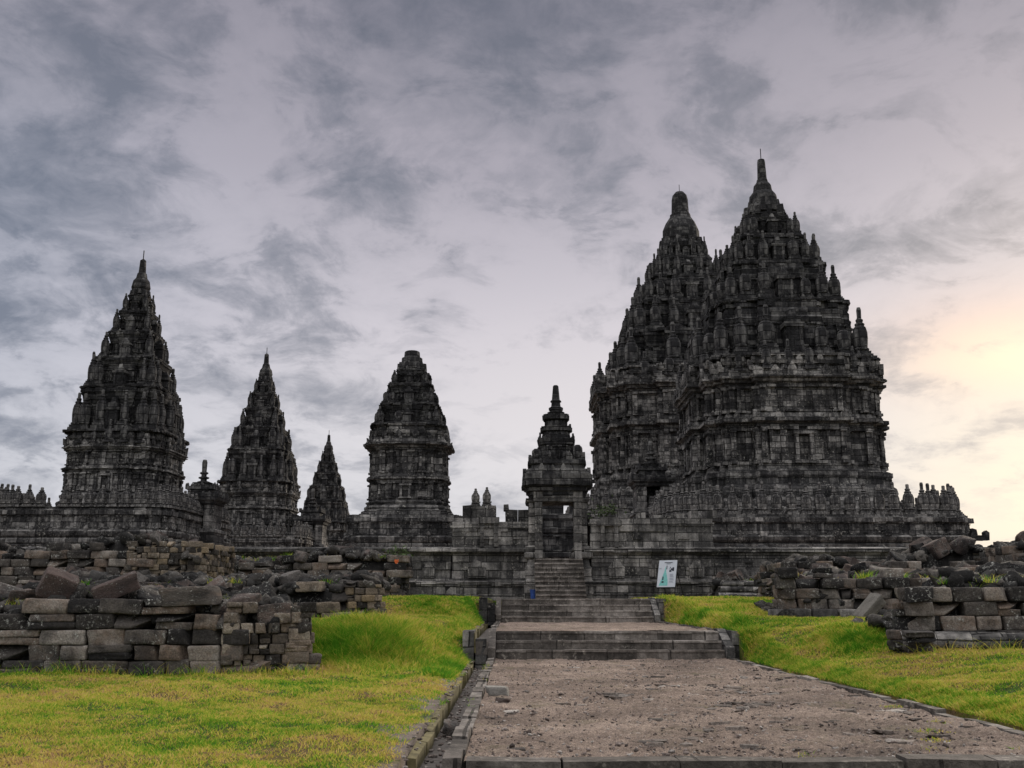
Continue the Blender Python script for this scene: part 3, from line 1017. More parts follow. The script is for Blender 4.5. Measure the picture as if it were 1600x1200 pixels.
        ledge_blocks(m, cp, fl + .04 * k, tz0 + .85 * th, tz0 + .93 * th, .6 * k, .14 * k, .25)
        ledge_blocks(m, cp, o2, tz0 - .2 * k, tz0 - .01, .6 * k, .12 * k, .25)
        antefixes(m, cp, fl + .05 * k, tz0 + .93 * th, .34 * k, .5 * k, .25 * k, .3)
        spots = []
        for p, q, n, L in edges(cp, rr * 1.02, s.get('back', False)):
            if L < 1.2 * rr:
                continue
            main = L > .7 * cw
            if main:          # a gabled niche in the middle of the face
                sw, sh = rr * random.uniform(.8, 1.0), th * random.uniform(.62, .8)
                ebox(m, p, q, n, L / 2 - sw, L / 2 + sw, -1.1 * rr, .45 * rr, tz0 - .02, tz0 + sh * .62, j=.02)
                ebox(m, p, q, n, L / 2 - sw * 1.2, L / 2 + sw * 1.2, -1.1 * rr, .62 * rr, tz0 + sh * .62, tz0 + sh * .72, j=.02)
                ebox(m, p, q, n, L / 2 - sw * .8, L / 2 + sw * .8, -1.1 * rr, .40 * rr, tz0 + sh * .72, tz0 + sh * .86, j=.02)
                ebox(m, p, q, n, L / 2 - sw * .45, L / 2 + sw * .45, -1.1 * rr, .25 * rr, tz0 + sh * .86, tz0 + sh * 1.05, j=.02, taper=.4)
                for q_ in (-.85, .55):
                    ebox(m, p, q, n, L / 2 + q_ * sw, L / 2 + (q_ + .3) * sw, .44 * rr, .58 * rr, tz0, tz0 + sh * .6, j=.01)
            c_ = max(1, int(L / (2.15 * rr)))
            for a in range(c_):
                t_ = (a + .5) / c_
                if random.random() < s.get('miss', .05) or (main and abs(t_ - .5) * L < 1.5 * rr):
                    continue
                pd = random.choice((0, .25, .25, .5)) * rr
                x, y = p[0] + (q[0] - p[0]) * t_, p[1] + (q[1] - p[1]) * t_
                if pd:
                    m.box(x - rr * .95, x + rr * .95, y - rr * .95, y + rr * .95, tz0 - .02, tz0 + pd, None, .015)
                spots.append((x, y, tz0 + pd - .01, random.uniform(.82, 1.04)))
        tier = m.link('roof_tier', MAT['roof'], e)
        for x, y, z, f_ in spots:
            if nr < 98:
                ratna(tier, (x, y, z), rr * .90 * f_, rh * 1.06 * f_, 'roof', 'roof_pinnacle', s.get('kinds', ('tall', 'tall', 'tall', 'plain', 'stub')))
                nr += 1
        # corners carry one each as well
        for sx in (-1, 1):
            for sy in (-1, 1):
                cx = (.85 * cw + rr * .9)
                if nr < 98:
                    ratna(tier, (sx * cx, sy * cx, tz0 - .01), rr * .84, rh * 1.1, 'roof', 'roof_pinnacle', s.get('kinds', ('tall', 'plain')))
                    nr += 1
    # --- crown
    m = MB()
    cr = s['crown']
    m.lathe(cr, 16, rib=.05, t=.4, sq=tuple(range(len(cr) - s.get('smooth_top', 4), len(cr))))
    r0, zc = cr[0]
    for ring in range(s.get('crown_rings', 3)):
        f = 1 - ring * .24
        for a in range(10):
            an = 2 * math.pi * (a + .5 * ring) / 10
            x, y = r0 * f * .96 * math.cos(an), r0 * f * .96 * math.sin(an)
            zz = zc + ring * .55 * r0
            d = .16 * r0 * f
            m.box(x - d, x + d, y - d, y + d, zz, zz + .5 * r0 * f, None, .02, .35)
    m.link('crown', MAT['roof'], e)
    if s.get('rod'):
        far_rod(e, 0, 0, cr[-1][1], s['rod'])
    return e

GZ = 1.45
def Z(z):                           # measured heights are above the path; the temples stand on the inner court
    return z - GZ

vishnu = dict(k=1.1, cornice_row=(.44, 2.3), terrace=(9.8, 9.6, Z(6.7)), bal=(.40, 2.05, .90), bal_miss=.02, w=6.15, z0=Z(6.4), z1=Z(10.3), z2=Z(13.3), z3=Z(16.3),
              tiers=[(Z(17.9), 5.0, .70, 3.3), (Z(22.3), 3.75, .60, 2.7), (Z(25.5), 2.7, .50, 2.3), (Z(28.0), 1.7, .40, 2.1)],
              crown_z=Z(30.3), crown=[(1.4, Z(30.3)), (1.36, Z(30.8)), (1.15, Z(31.2)), (1.06, Z(31.9)), (.76, Z(32.3)), (.68, Z(32.8)), (.46, Z(33.1)), (.42, Z(33.3)), (.36, Z(33.35)), (.30, Z(34.8)), (.26, Z(35.0)), (.1, Z(35.05))], smooth_top=4, rod=.9)
temple('stone_temple', 'tall spired stone temple with ribbed pinnacles, nearer of the two big ones behind the sign', (19.4, 72.0, GZ), vishnu)

shiva = dict(k=1.45, cornice_row=(.6, 3.0), terrace=(13.6, 13.6, Z(9.8)), bal=(.52, 2.3, 1.35), w=9.5, z0=Z(9.3), z1=Z(14.6), z2=Z(19.2), z3=Z(23.4),
             tiers=[(Z(25.3), 7.2, 1.0, 4.2), (Z(29.7), 5.9, .85, 3.7), (Z(33.5), 4.6, .70, 3.3), (Z(36.9), 3.2, .55, 2.9), (Z(39.4), 2.2, .40, 2.2)],
             crown_z=Z(41.0), crown=[(2.35, Z(41.0)), (2.4, Z(41.4)), (2.0, Z(41.8)), (2.15, Z(42.3)), (2.12, Z(43.4)), (1.75, Z(44.3)), (1.3, Z(45.0)), (1.22, Z(45.1)), (1.2, Z(45.4)), (1.02, Z(45.5)), (.95, Z(47.2)), (.82, Z(47.8)), (.5, Z(48.2)), (.1, Z(48.3))], smooth_top=5, crown_rings=1, rod=.9)
temple('stone_temple', 'tallest dark stone temple with a rounded bell finial, standing behind the gate', (19.6, 109.0, GZ), shiva)

def minor(sc=1.0):
    f = lambda z: Z(z) * sc
    return dict(k=.54 * sc, cornice_row=(.27 * sc, 1.3 * sc), terrace=(5.0 * sc, 6.4 * sc, f(6.3)), bal=(.30 * sc, 1.25 * sc, .66 * sc), w=2.75 * sc, z0=f(6.1), z1=f(7.5), z2=f(8.85), z3=f(10.1),
                tiers=[(f(11.1), 2.2 * sc, .42 * sc, 2.3 * sc), (f(13.8), 1.70 * sc, .37 * sc, 1.95 * sc), (f(15.7), 1.25 * sc, .32 * sc, 1.7 * sc), (f(17.4), .84 * sc, .27 * sc, 1.45 * sc), (f(18.8), .48 * sc, .23 * sc, 1.25 * sc)],
                crown_z=f(20.0), crown=[(.56 * sc, f(20.0)), (.55 * sc, f(20.35)), (.60 * sc, f(20.5)), (.52 * sc, f(20.9)), (.36 * sc, f(21.1)), (.30 * sc, f(21.4)), (.22 * sc, f(21.5)), (.18 * sc, f(22.3)), (.06 * sc, f(22.4))], smooth_top=3, rod=.6)
temple('stone_temple', 'slender spired temple at the far left behind the near ruined walls', (-24.1, 61.8, GZ), minor(1.04))
temple('stone_temple', 'slim spired temple in the middle of the row of three receding towers', (-24.2, 95.3, GZ), minor(1.14))
temple('stone_temple', 'smallest and farthest spired temple of the row of three receding towers', (-24.2, 130.0, GZ), minor(1.03))

apit = dict(k=.55, oh=1.6, cornice_row=(.24, .8), terrace=(3.25, 3.3, Z(6.2)), bal=(.2, .01, 99), w=2.08, z0=Z(6.15), z1=Z(7.2), z2=Z(8.45), z3=Z(10.5),
            tiers=[(Z(11.7), 1.62, .32, 1.1), (Z(13.0), 1.22, .28, 1.0), (Z(14.3), .85, .24, .85)],
            crown_z=Z(15.35), crown=[(.82, Z(15.35)), (.80, Z(15.7)), (.66, Z(15.75)), (.64, Z(16.1)), (.50, Z(16.15)), (.47, Z(16.5)), (.40, Z(16.55)), (.1, Z(16.58))], smooth_top=8, crown_rings=1, kinds=('stub', 'stub', 'plain'), miss=.35, bal_miss=1.0)
temple('stone_temple', 'squat broken-topped stone temple without spire just beyond the enclosure wall', (-6.2, 60.0, GZ), apit)

# ------------------------------------------------------------------ small stair gates on the terraces
def stair_gate(label, loc, sc=1.0, rings=True):
    e = empty('gate_shrine', label, 'shrine', loc)
    f = lambda v: v * sc
    m = MB()
    m.loft(rect(f(1.05), f(.95)), [(f(.15), f(-4.5)), (f(.15), 0), (f(.22), f(.05)), (f(.18), f(.22)), (f(.02), f(.28)), (0, f(.3))], .015)
    for sx in (-1, 1):
        m.box(sx * f(.72) - f(.3), sx * f(.72) + f(.3), f(-.9), f(.9), f(.3), f(1.75), .5, .015)
        for y in (-.92, .5):
            m.box(sx * f(.72) - f(.2), sx * f(.72) + f(.2), f(y), f(y + .1), f(.45), f(1.6), .7, .01)
    m.box(f(-.45), f(.45), f(.2), f(.85), f(.3), f(1.75), .2, .01)
    m.link('gate_body', MAT['temple'], e)
    m = MB()
    r_ = rect(f(1.0), f(.9))
    m.loft(r_, [(0, f(1.75)), (f(.1), f(1.8)), (f(.14), f(1.95)), (f(.3), f(2.05)), (f(.34), f(2.25)), (f(.2), f(2.28)), (f(.2), f(2.42)), (f(-.25), f(2.45)), (f(-.25), f(2.7)), (f(-.12), f(2.75)), (f(-.12), f(2.88)), (f(-.5), f(2.92)), (f(-.5), f(3.15)), (f(-.4), f(3.2)), (f(-.65), f(3.25))], .02)
    antefixes(m, r_, f(.32), f(2.26), f(.26), f(.42), f(.08), .15)
    antefixes(m, r_, f(-.1), f(2.87), f(.2), f(.35), f(.06), .2)
    m.link('gate_roof', MAT['roof'], e)
    m = MB()
    m.lathe([(f(.36), f(3.2)), (f(.4), f(3.28)), (f(.2), f(3.34)), (f(.2), f(3.45)), (f(.34), f(3.5)), (f(.34), f(3.56)), (f(.17), f(3.62)), (f(.17), f(3.75)), (f(.27), f(3.8)), (f(.27), f(3.86)), (f(.15), f(3.92)), (f(.17), f(4.5)), (f(.12), f(4.68)), (f(.03), f(4.7))], 10)
    m.link('finial', MAT['roof'], e)
stair_gate('small shrine gate with ringed finial between the two nearer left towers', (-19.1, 61.5, GZ + Z(5.4)), .98)
stair_gate('small shrine gate at the foot of the middle tower of the row', (-18.9, 94.5, GZ + Z(6.3)), 1.2)
stair_gate('small tiered shrine gate against the left flank of the nearer big temple', (10.1, 72.0, GZ + Z(7.3)), 1.2)

# stone spout on the terrace corner of the big temple
m = MB()
m.box(28.6, 29.45, 62.6, 63.0, 5.1, 5.42, .3, .02)
m.prism([(0, 0), (.30, 0), (.34, .48), (.17, .62), (0, .5)], (29.45, 62.62, 5.1), (1, 0), (0, 1), .36, .3)
m.prism([(0, 0), (.4, 0), (.35, .34), (.1, .42)], (28.65, 62.62, 5.43), (1, 0), (0, 1), .36, .3)
tag(m.link('stone_spout', MAT['roof']), 'carved stone spout jutting from the big temple terrace corner against the yellow sky', 'spout')

# ------------------------------------------------------------------ enclosure wall and gate
WY = 49.0
def wall_piece(name, label, x0, x1, top, crest):
    e = empty(name, label, 'wall', ((x0 + x1) / 2, WY, GZ - .05))
    L = x1 - x0
    pl = rect(L / 2, .9)
    m = MB()
    zt = top - GZ
    prof = [(.35, -.3), (.35, .22), (.28, .25), (.28, .72), (.36, .75), (.38, .86), (.25, .9), (.12, .92), (.12, 1.02), (0, 1.04), (0, 2.1), (.10, 2.12), (.16, 2.2), (.28, 2.24), (.3, 2.42), (.12, 2.46), (.02, 2.5)]
    if zt > 2.6:
        prof += [(0, zt - .35), (.08, zt - .33), (.1, zt - .2), (.02, zt - .18), (.02, zt)]
    m.loft(pl, prof, .015)
    panels(m, pl, .27, .72, 1.1, .1, .28, False)
    ledge_blocks(m, pl, .3, 2.26, 2.42, .8, .08, .2)
    ledge_blocks(m, pl, .36, .76, .86, .9, .06, .3)
    # blocks standing proud or missing in the dado
    for p, q, n, LL in edges(pl):
        if n[1] < -.5:
            for za, zb in ((1.06, 1.40), (1.42, 1.75), (1.77, 2.08)) + (((2.52, 2.85), (2.87, 3.22), (3.24, 3.6)) if zt > 3.4 else ()):
                s = 0
                while s < LL - .1:
                    w = min(random.uniform(.45, 1.25), LL - s)
                    if random.random() < .62:
                        ebox(m, p, q, n, s + .01, s + w - .01, -.05, random.uniform(.01, .10), za, zb + .01, j=.012)
                    s += w
    m.link('masonry', MAT['wall'], e)
    # leaf-shaped reliefs in the frieze and square spouts below them
    x = x0 + 1.2
    while x < x1 - .8:
        m = MB()
        w = random.uniform(.5, .8); h = random.uniform(.55, .95)
        m.prism([(-w / 2, 0), (w / 2, 0), (w * .55, h * .6), (w * .36, h * .72), (w * .26, h * .9), (0, h), (-w * .26, h * .9), (-w * .36, h * .72), (-w * .55, h * .6)], (x - (x0 + x1) / 2, -.9, 1.05), (1, 0), (0, -1), random.uniform(.14, .24), random.uniform(.3, 1))
        for q_ in (-.3, -.1, .12, .3):
            m.box(x - (x0 + x1) / 2 + q_ * w - .04, x - (x0 + x1) / 2 + q_ * w + .04, -1.17, -1.1, 1.1, 1.05 + h * (.8 - abs(q_)), .7, .01)
        m.link('leaf_relief', MAT['wall'], e)
        x += random.uniform(1.7, 2.4)
    return e
w_left = wall_piece('enclosure_wall', 'long low stretch of moulded enclosure wall left of the gate, below the squat temple', -36, -2.9, 3.9, False)
w_mid = wall_piece('enclosure_wall', 'high blocky stretch of enclosure wall joining the left side of the gate', -2.86, .84, 5.15, True)
w_right = wall_piece('enclosure_wall', 'high blocky stretch of enclosure wall behind the information sign', 3.75, 9.6, 5.3, False)
w_far = wall_piece('enclosure_wall', 'low stretch of enclosure wall in front of the big temple terrace', 9.64, 27.5, 3.3, False)
m = MB()
for x0, x1, zb, zt in ((-2.4, -.75, 5.12, 5.95), (-2.85, -2.2, 5.12, 5.45), (-.35, .84, 5.12, 5.75), (-.42, -.15, 5.7, 6.0)):
    xx = x0
    while xx < x1 - .1:
        ww = min(random.uniform(.4, .75), x1 - xx)
        m.box(xx + .01 + .01, xx + ww - .01, WY - .55 - random.uniform(0, .1), WY + .5, zb, zt - random.uniform(0, .06), t=random.random() * .4, j=.02)
        xx += ww
mm = m
for v in range(len(mm.v)):
    x, y, z = mm.v[v]
    mm.v[v] = (x - (-2.86 + .84) / 2, y - WY, z - (GZ - .05))
mm.link('crest_blocks', MAT['wall'], w_mid)
for dx in (-1.78, -1.24):
    ratna(w_mid, (dx + 1.01, -.2, 5.92 - GZ + .05), .24, 1.0, 'wall', 'crest_pinnacle', ('plain',))
m = MB()
for i in range(16):
    x = 3.9 + i * .37 - 6.675
    hh = random.uniform(.1, .6) if i > 1 else .15
    m.box(x, x + random.uniform(.25, .5), -.5, .45, 3.8, 3.88 + hh * random.random(), j=.03)
m.link('crest_blocks', MAT['wall'], w_right)
# blind niche in the high wall right of the gate
m = MB()
nx = 4.65 - 6.675
m.box(nx - .42, nx - .24, -1.15, -.88, 2.5, 3.5, .6, .01)
m.box(nx + .24, nx + .42, -1.15, -.88, 2.5, 3.5, .6, .01)
m.prism([(-.58, 0), (.58, 0), (.6, .22), (.36, .40), (0, .48), (-.36, .40), (-.6, .22)], (nx, -.88, 3.5), (1, 0), (0, -1), .34, .6)
m.link('niche', MAT['wall'], w_right)
m = MB()
nx = -1.1 + 1.01
m.box(nx - .42, nx - .24, -1.12, -.88, 2.5, 3.6, .4, .01)
m.box(nx + .24, nx + .42, -1.12, -.88, 2.5, 3.6, .4, .01)
m.box(nx - .5, nx + .5, -1.16, -.88, 3.62, 3.9, .4, .02)
m.link('niche', MAT['wall'], w_mid)
# row of upright crest stones on the low wall before the big temple
x = 10.2
while x < 27:
    m = MB()
    hh = random.uniform(.6, .85)
    w = random.uniform(.26, .36)
    t = random.random() * .5
    m.box(x - w, x + w, WY - .32, WY + .3, 3.22, 3.24 + hh * .45, t, .02)
    m.box(x - w * .7, x + w * .7, WY - .28, WY + .26, 3.24 + hh * .45, 3.24 + hh * .62, t, .02)
    m.lathe([(w * .95, 3.24 + hh * .62), (w, 3.24 + hh * .75), (w * .8, 3.24 + hh * .92), (w * .3, 3.24 + hh)], 8, (x, WY), t=t)
    for v in range(len(m.v)):
        a, b, c = m.v[v]
        m.v[v] = (a - 18.57, b - WY, c - GZ + .05)
    m.link('crest_stone', MAT['roof'], w_far)
    x += random.uniform(.85, 1.05)

# gate
def build_gate():
    gx, gz = 2.2, 3.33
    e = empty('gateway', 'narrow stone gateway with tiered roof and open doorway above a steep stair', 'gateway', (gx, WY, GZ))
    z = lambda a: a - GZ
    for sx in (-1, 1):      # flanking piers and foot mouldings
        m = MB()
        xa, xb = sorted((sx * .86, sx * 1.40))
        cx, hw = (xa + xb) / 2, (xb - xa) / 2
        pl = [(cx + hw, -1.05), (cx + hw, 1.05), (cx - hw, 1.05), (cx - hw, -1.05)]
        m.loft(pl, [(.22, -.2), (.22, z(2.3)), (.16, z(2.4)), (.2, z(2.9)), (.1, z(3.0)), (.04, z(3.3)), (.2, z(3.4)), (.22, z(3.6)), (.06, z(3.68)), (.14, z(3.76)), (.14, z(3.9)), (0, z(3.96)), (0, z(6.0)), (.1, z(6.05)), (.14, z(6.2))], .012)
        zz = z(3.98)
        while zz < z(6.0):
            hh = min(random.uniform(.35, .6), z(6.0) - zz)
            m.box(cx - hw + .03, cx + hw - .03, -1.05 - random.uniform(.01, .07), -1.0, zz, zz + hh - .02, None, .008)
            zz += hh
        m.link('pier', MAT['wall'], e)
    for sx in (-1, 1):     # door jambs
        m = MB()
        zz = z(3.33)
        while zz < z(6.0):
            hh = min(random.uniform(.5, .9), z(6.02) - zz)
            m.box(sx * .93 - .18, sx * .93 + .18, -1.30, -1.02, zz, zz + hh - .012, random.uniform(.3, .8), .008)
            zz += hh
        m.link('door_jamb', MAT['wall'], e)
    m = MB()
    m.box(-1.16, -.06, -1.34, .9, z(6.03), z(6.62), .6, .02)
    m.box(-.04, 1.16, -1.34, .9, z(6.03), z(6.60), .5, .02)
    m.link('lintel', MAT['wall'], e)
    m = MB()               # cornice and stepped roof
    pl = stepped(1.28, .5, .78, .96, .9)
    zr = [(0, z(6.2)), (.08, z(6.3)), (.10, z(6.5)), (.2, z(6.55)), (.24, z(6.72)), (.36, z(6.78)), (.40, z(7.0)), (.42, z(7.35)), (.30, z(7.38)), (.26, z(7.6)), (.05, z(7.64)), (.05, z(7.8)), (.14, z(7.86)), (.14, z(8.05)), (-.1, z(8.08)), (-.12, z(8.5)), (-.02, z(8.55)), (0, z(8.75)),
          ]
    zr = zr[:-4] + [(-.1, z(8.08)), (-.5, z(8.12)), (-.5, z(8.85)), (-.40, z(8.9)), (-.34, z(9.2)), (-.55, z(9.25)), (-.62, z(9.55)), (-.5, z(9.6)), (-.5, z(9.82)), (-.72, z(9.86)), (-.72, z(10.15)), (-.60, z(10.2)), (-.60, z(10.45)), (-.95, z(10.5))]
    m.loft(pl, zr, .02)
    antefixes(m, pl, .40, z(7.36), .34, .55, .08, .12, True)
    antefixes(m, pl, .12, z(8.06), .3, .45, .08, .25, True)
    antefixes(m, pl, -.36, z(9.2), .2, .34, .06, .25, True)
    antefixes(m, pl, -.52, z(9.8), .16, .28, .05, .3, True)
    ledge_blocks(m, pl, .38, z(6.8), z(7.0), .5, .1, .2)
    panels(m, pl, z(8.14), z(8.85), .45, .12, -.5, False)
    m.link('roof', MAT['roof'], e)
    m = MB()
    m.lathe([(.40, z(10.52)), (.44, z(10.6)), (.3, z(10.66)), (.36, z(10.72)), (.36, z(10.84)), (.24, z(10.9)), (.22, z(11.1)), (.28, z(11.14)), (.27, z(11.2)), (.2, z(11.26)), (.14, z(11.95)), (.1, z(12.0))], 12)
    m.link('finial', MAT['roof'], e)
    for x, y, h in ((1.0, -.85, 1.15), (-1.0, -.85, .85), (1.0, .8, 1.1), (-1.0, .8, .9), (-.42, -1.0, .7), (.42, -1.0, .7)):
        ratna(e, (x, y, z(8.06)), .27 if abs(x) > .9 else .2, h, 'roof', 'roof_pinnacle', ('stub',))
    # stair
    n, tread = 9, .27
    h = z(3.33) / n
    for k in range(n):
        m = MB()
        x = -1.14
        while x < 1.12:
            L = random.uniform(.3, .7)
            x1 = 1.14 if 1.14 - x - L < .2 else x + L
            m.box(x + .005, x1 - .005, -1.05 - (n - k) * tread, -.2 - (n - k) * tread + .6, k * h - (.2 if k == 0 else -.004), (k + 1) * h + random.uniform(-.012, .006), t=random.random() * .5, j=.012)
            ya = -1.05 - (n - k) * tread
            m.box(x + .004, x1 - .004, ya - .05, ya + .2, (k + 1) * h - .06, (k + 1) * h + .012 + random.uniform(-.006, .006), random.uniform(.8, 1), .01)
            x = x1
        m.link('step', MAT['step'], e)
    # threshold floor and the inner pillars that show through the door
    m = MB()
    m.box(-.86, .86, -.62, 1.0, -.2, z(3.30), .3)
    m.link('threshold', MAT['wall'], e)
build_gate()
# masonry of the inner court seen through the doorway
m = MB()
m.loft(rect(1.9, .8), [(.3, -.2), (.3, 1.9), (.1, 2.0), (.1, 2.6), (.2, 2.65), (.2, 2.9), (0, 2.95), (0, 4.1), (.14, 4.15), (.18, 4.4), (0, 4.45), (0, 5.0), (.12, 5.05), (.12, 5.3), (-.1, 5.35)], .02)
panels(m, rect(1.9, .8), 3.0, 4.0, .6, .14, 0, False)
m.box(-1.75, .30, -.7, .6, 5.3, 6.0, .3, .03)
m.box(-1.5, .18, -.6, .5, 6.0, 6.7, .4, .03)
m.box(.78, 1.6, -.7, .6, 5.3, 6.1, .2, .03)
m.box(.85, 1.5, -.6, .5, 6.1, 6.6, .4, .03)
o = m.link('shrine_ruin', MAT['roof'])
o.location = (2.95, 64, GZ)
tag(o, 'broken moulded shrine standing in the court, seen through the gateway door', 'shrine')

# ------------------------------------------------------------------ ruins
HEAPS = []
def coursed(items, pts, z0, courses, h, lmin, lmax, depth=.5, ragged=.25, jit=.035, low_end=None):
    """Courses of rough blocks along a polyline (the outer face is on the right-hand side of travel)."""
    for (xa, ya), (xb, yb) in zip(pts[:-1], pts[1:]):
        L = math.hypot(xb - xa, yb - ya)
        ux, uy = (xb - xa) / L, (yb - ya) / L
        nx, ny = uy, -ux
        ang = math.atan2(uy, ux)
        for c in range(courses):
            s = -random.uniform(0, lmin) * .5
            ch = h * random.uniform(.92, 1.08)
            while s < L:
                w = random.uniform(lmin, lmax)
                if c >= courses - 2 and random.random() < ragged * (1.6 if c == courses - 1 else .7):
                    s += w
                    continue
                split = random.random() < .12
                for (za, zb) in (((0, .5), (.5, 1)) if split else ((0, 1),)):
                    d = random.uniform(-jit, jit) - depth / 2
                    sc = s + w / 2
                    zc = z0 + (c + (za + zb) / 2) * h
                    fh = h * (zb - za)
                    items.append((random.choice(BLOCKS), (w * random.uniform(.96, 1.03), depth, fh * random.uniform(.93, 1.05)),
                                  rotm(random.gauss(0, .018), random.gauss(0, .022), ang + random.gauss(0, .035)),
                                  (xa + ux * sc + nx * d, ya + uy * sc + ny * d, zc), random.random()))
                s += w + random.uniform(0, .015)

def mound(name, x0, x1, y0, y1, zb, zf, parent, mat):
    nx, ny = max(4, int((x1 - x0) / .22)), max(4, int((y1 - y0) / .22))
    xs, ys = np.linspace(x0, x1, nx), np.linspace(y0, y1, ny)
    X, Y = np.meshgrid(xs, ys)
    Zm = zf(X, Y) + rng.normal(0, .045, X.shape)
    rim = (X == xs[0]) | (X == xs[-1]) | (Y == ys[0]) | (Y == ys[-1])
    Zm = np.where(rim, zb, Zm)
    i, j = np.meshgrid(np.arange(nx - 1), np.arange(ny - 1)); a = (j * nx + i).ravel()
    me = quads_mesh(name, np.stack([X.ravel(), Y.ravel(), Zm.ravel()], 1), np.stack([a, a + 1, a + nx + 1, a + nx], 1), rng.random(len(a)) * .5)
    me.materials.append(mat)
    return put(name, me, parent)

def ruin(label, x0, x1, y0, y1, zb, zf, items, mat, n_loose, n_rub, loose_label, group, lsz=(.26, .6), thr=.4):
    """A ruined wall: coursed blocks (one mesh), its packed core, small rubble as stuff, and each larger fallen block as a thing."""
    e = empty('ruined_wall', label, 'ruin', ((x0 + x1) / 2, y0, zb))
    inv = Vector((-(x0 + x1) / 2, -y0, -zb))
    if items:
        me = stones_mesh('coursed_blocks', items)
        me.materials.append(mat)
        me.transform(Matrix.Translation(inv))
        put('coursed_blocks', me, e)
    c = mound('packed_core', x0 + .12, x1 - .12, y0 + .14, y1, zb - .1, zf, e, MAT['rubble'])
    c.data.transform(Matrix.Translation(inv))
    its = []
    for _ in range(n_rub):
        x, y = random.uniform(x0 + .1, x1 - .1), random.uniform(y0 + .1, y1 - .1)
        q = random.uniform(.10, .38)
        z = float(zf(np.array(x), np.array(y)))
        its.append((random.choice(SMALL), (q * random.uniform(.8, 1.8), q * random.uniform(.7, 1.3), q * random.uniform(.5, 1.0)), rotm(random.uniform(-.6, .6), random.uniform(-.6, .6), random.uniform(0, 6.28)), (x, y, z + q * .2), random.random()))
    if its:
        me = stones_mesh('rubble', its)
        me.materials.append(MAT['rubble'])
        tag(put('rubble', me), kind='stuff')
    pos = []
    tries = 0
    while len(pos) < n_loose and tries < n_loose * 30:
        tries += 1
        x, y = random.uniform(x0 + .25, x1 - .25), random.uniform(y0 + .25, y1 - .3)
        q = random.uniform(*lsz)
        if any((x - a) ** 2 + (y - b) ** 2 < (.42 * (q + r)) ** 2 for a, b, r in pos):
            continue
        pos.append((x, y, q))
        z = float(zf(np.array(x), np.array(y)))
        if z < zb + thr:
            pos.pop()
            continue
        o = put('fallen_stone', random.choice(LOOSE_MESH), None, (x, y, z + q * .17))
        o.scale = (q * random.uniform(.9, 1.5), q * random.uniform(.7, 1.05), q * random.uniform(.5, .85))
        o.rotation_euler = (random.uniform(-.5, .5), random.uniform(-.5, .5), random.uniform(0, 6.28))
        tag(o, loose_label, 'stone block', group)
    return e

def one_stone(label, loc, size, rot, mesh=10, mat=None):
    me = LOOSE_MESH[mesh]
    if mat:
        me = me.copy(); me.materials.clear(); me.materials.append(mat)
    o = put('fallen_stone', me, None, loc)
    o.scale, o.rotation_euler = size, rot
    return tag(o, label, 'stone block')

def bumpy(base, amp, sx=1.7, sy=1.3, ph=0.0):
    return lambda X, Y: base + amp * np.sin(X * sx + ph) * np.cos(Y * sy + ph * .7) + amp * .6 * np.sin(X * sx * 2.3 + 1 + ph)

# near left wall
items = []
coursed(items, [(-15, 19.0), (-5.35, 19.0)], -.02, 5, .278, .42, .92, .55, .12)
end_items = []
coursed(end_items, [(-5.3, 19.0), (-3.86, 19.5)], -.02, 7, .19, .14, .34, .4, .3, .06)
coursed(end_items, [(-3.86, 19.5), (-4.6, 23.2)], -.02, 6, .21, .2, .5, .4, .35, .05)
zf = lambda X, Y: 1.05 - 1.0 * (1 - ss(.1, .8, -X - 3.62 - .22 * (Y - 19.45))) + .30 * ss(19.2, 20.2, Y) - .45 * ss(-5.6, -3.8, X) + .10 * np.sin(X * 2.1) * np.cos(Y * 1.9) + .05 * np.sin(X * 5)
near_wall = ruin('long ruined wall of big weathered dark blocks on the near left lawn', -15, -3.7, 19.15, 22.6, 0, zf, items, MAT['ruin'], 62, 900,
     'weathered block lying loose on top of the near left ruined wall', 'blocks fallen on the near left ruined wall', (.28, .66))
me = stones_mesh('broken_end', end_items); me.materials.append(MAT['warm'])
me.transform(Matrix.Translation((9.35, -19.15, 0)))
tag(put('broken_end', me, near_wall), 'broken end of smaller stones in a lit brown tone')
one_stone('reddish slab tilted like a wedge on top of the near left wall', (-7.6, 19.5, 1.58), (.85, .42, .34), (.15, -.42, .3), 13, MAT['red'])
one_stone('big reddish cube-like boulder on top of the near left wall', (-8.75, 19.55, 1.62), (.62, .55, .5), (.3, .35, .5), 14, MAT['red'])
one_stone('long pale lichen-spotted slab bridging the top course of the near left wall', (-6.05, 19.2, 1.42), (1.12, .46, .36), (.0, -.05, .03), 12, MAT['ruin'])

# left: second ruin behind it, with the pale broken end
items = []
coursed(items, [(-6.1, 25.2), (-4.05, 25.2)], .82, 4, .25, .4, .75, .5, .2)
coursed(items, [(-4.05, 25.2), (-3.3, 25.55), (-3.7, 28)], .82, 6, .17, .14, .34, .35, .3, .05)
zf = lambda X, Y: 1.55 + .25 * ss(25.5, 26.5, Y) + .1 * np.sin(X * 2.3) * np.cos(Y * 2)
ruin('short ruined wall stub with a pale splintered end on the first grass bank', -12, -3.4, 25.3, 28.5, .8, zf, items, MAT['tan'], 22, 420,
     'dark block heaped on the short ruin behind the near left wall', 'blocks heaped on the short left ruin', (.28, .6))
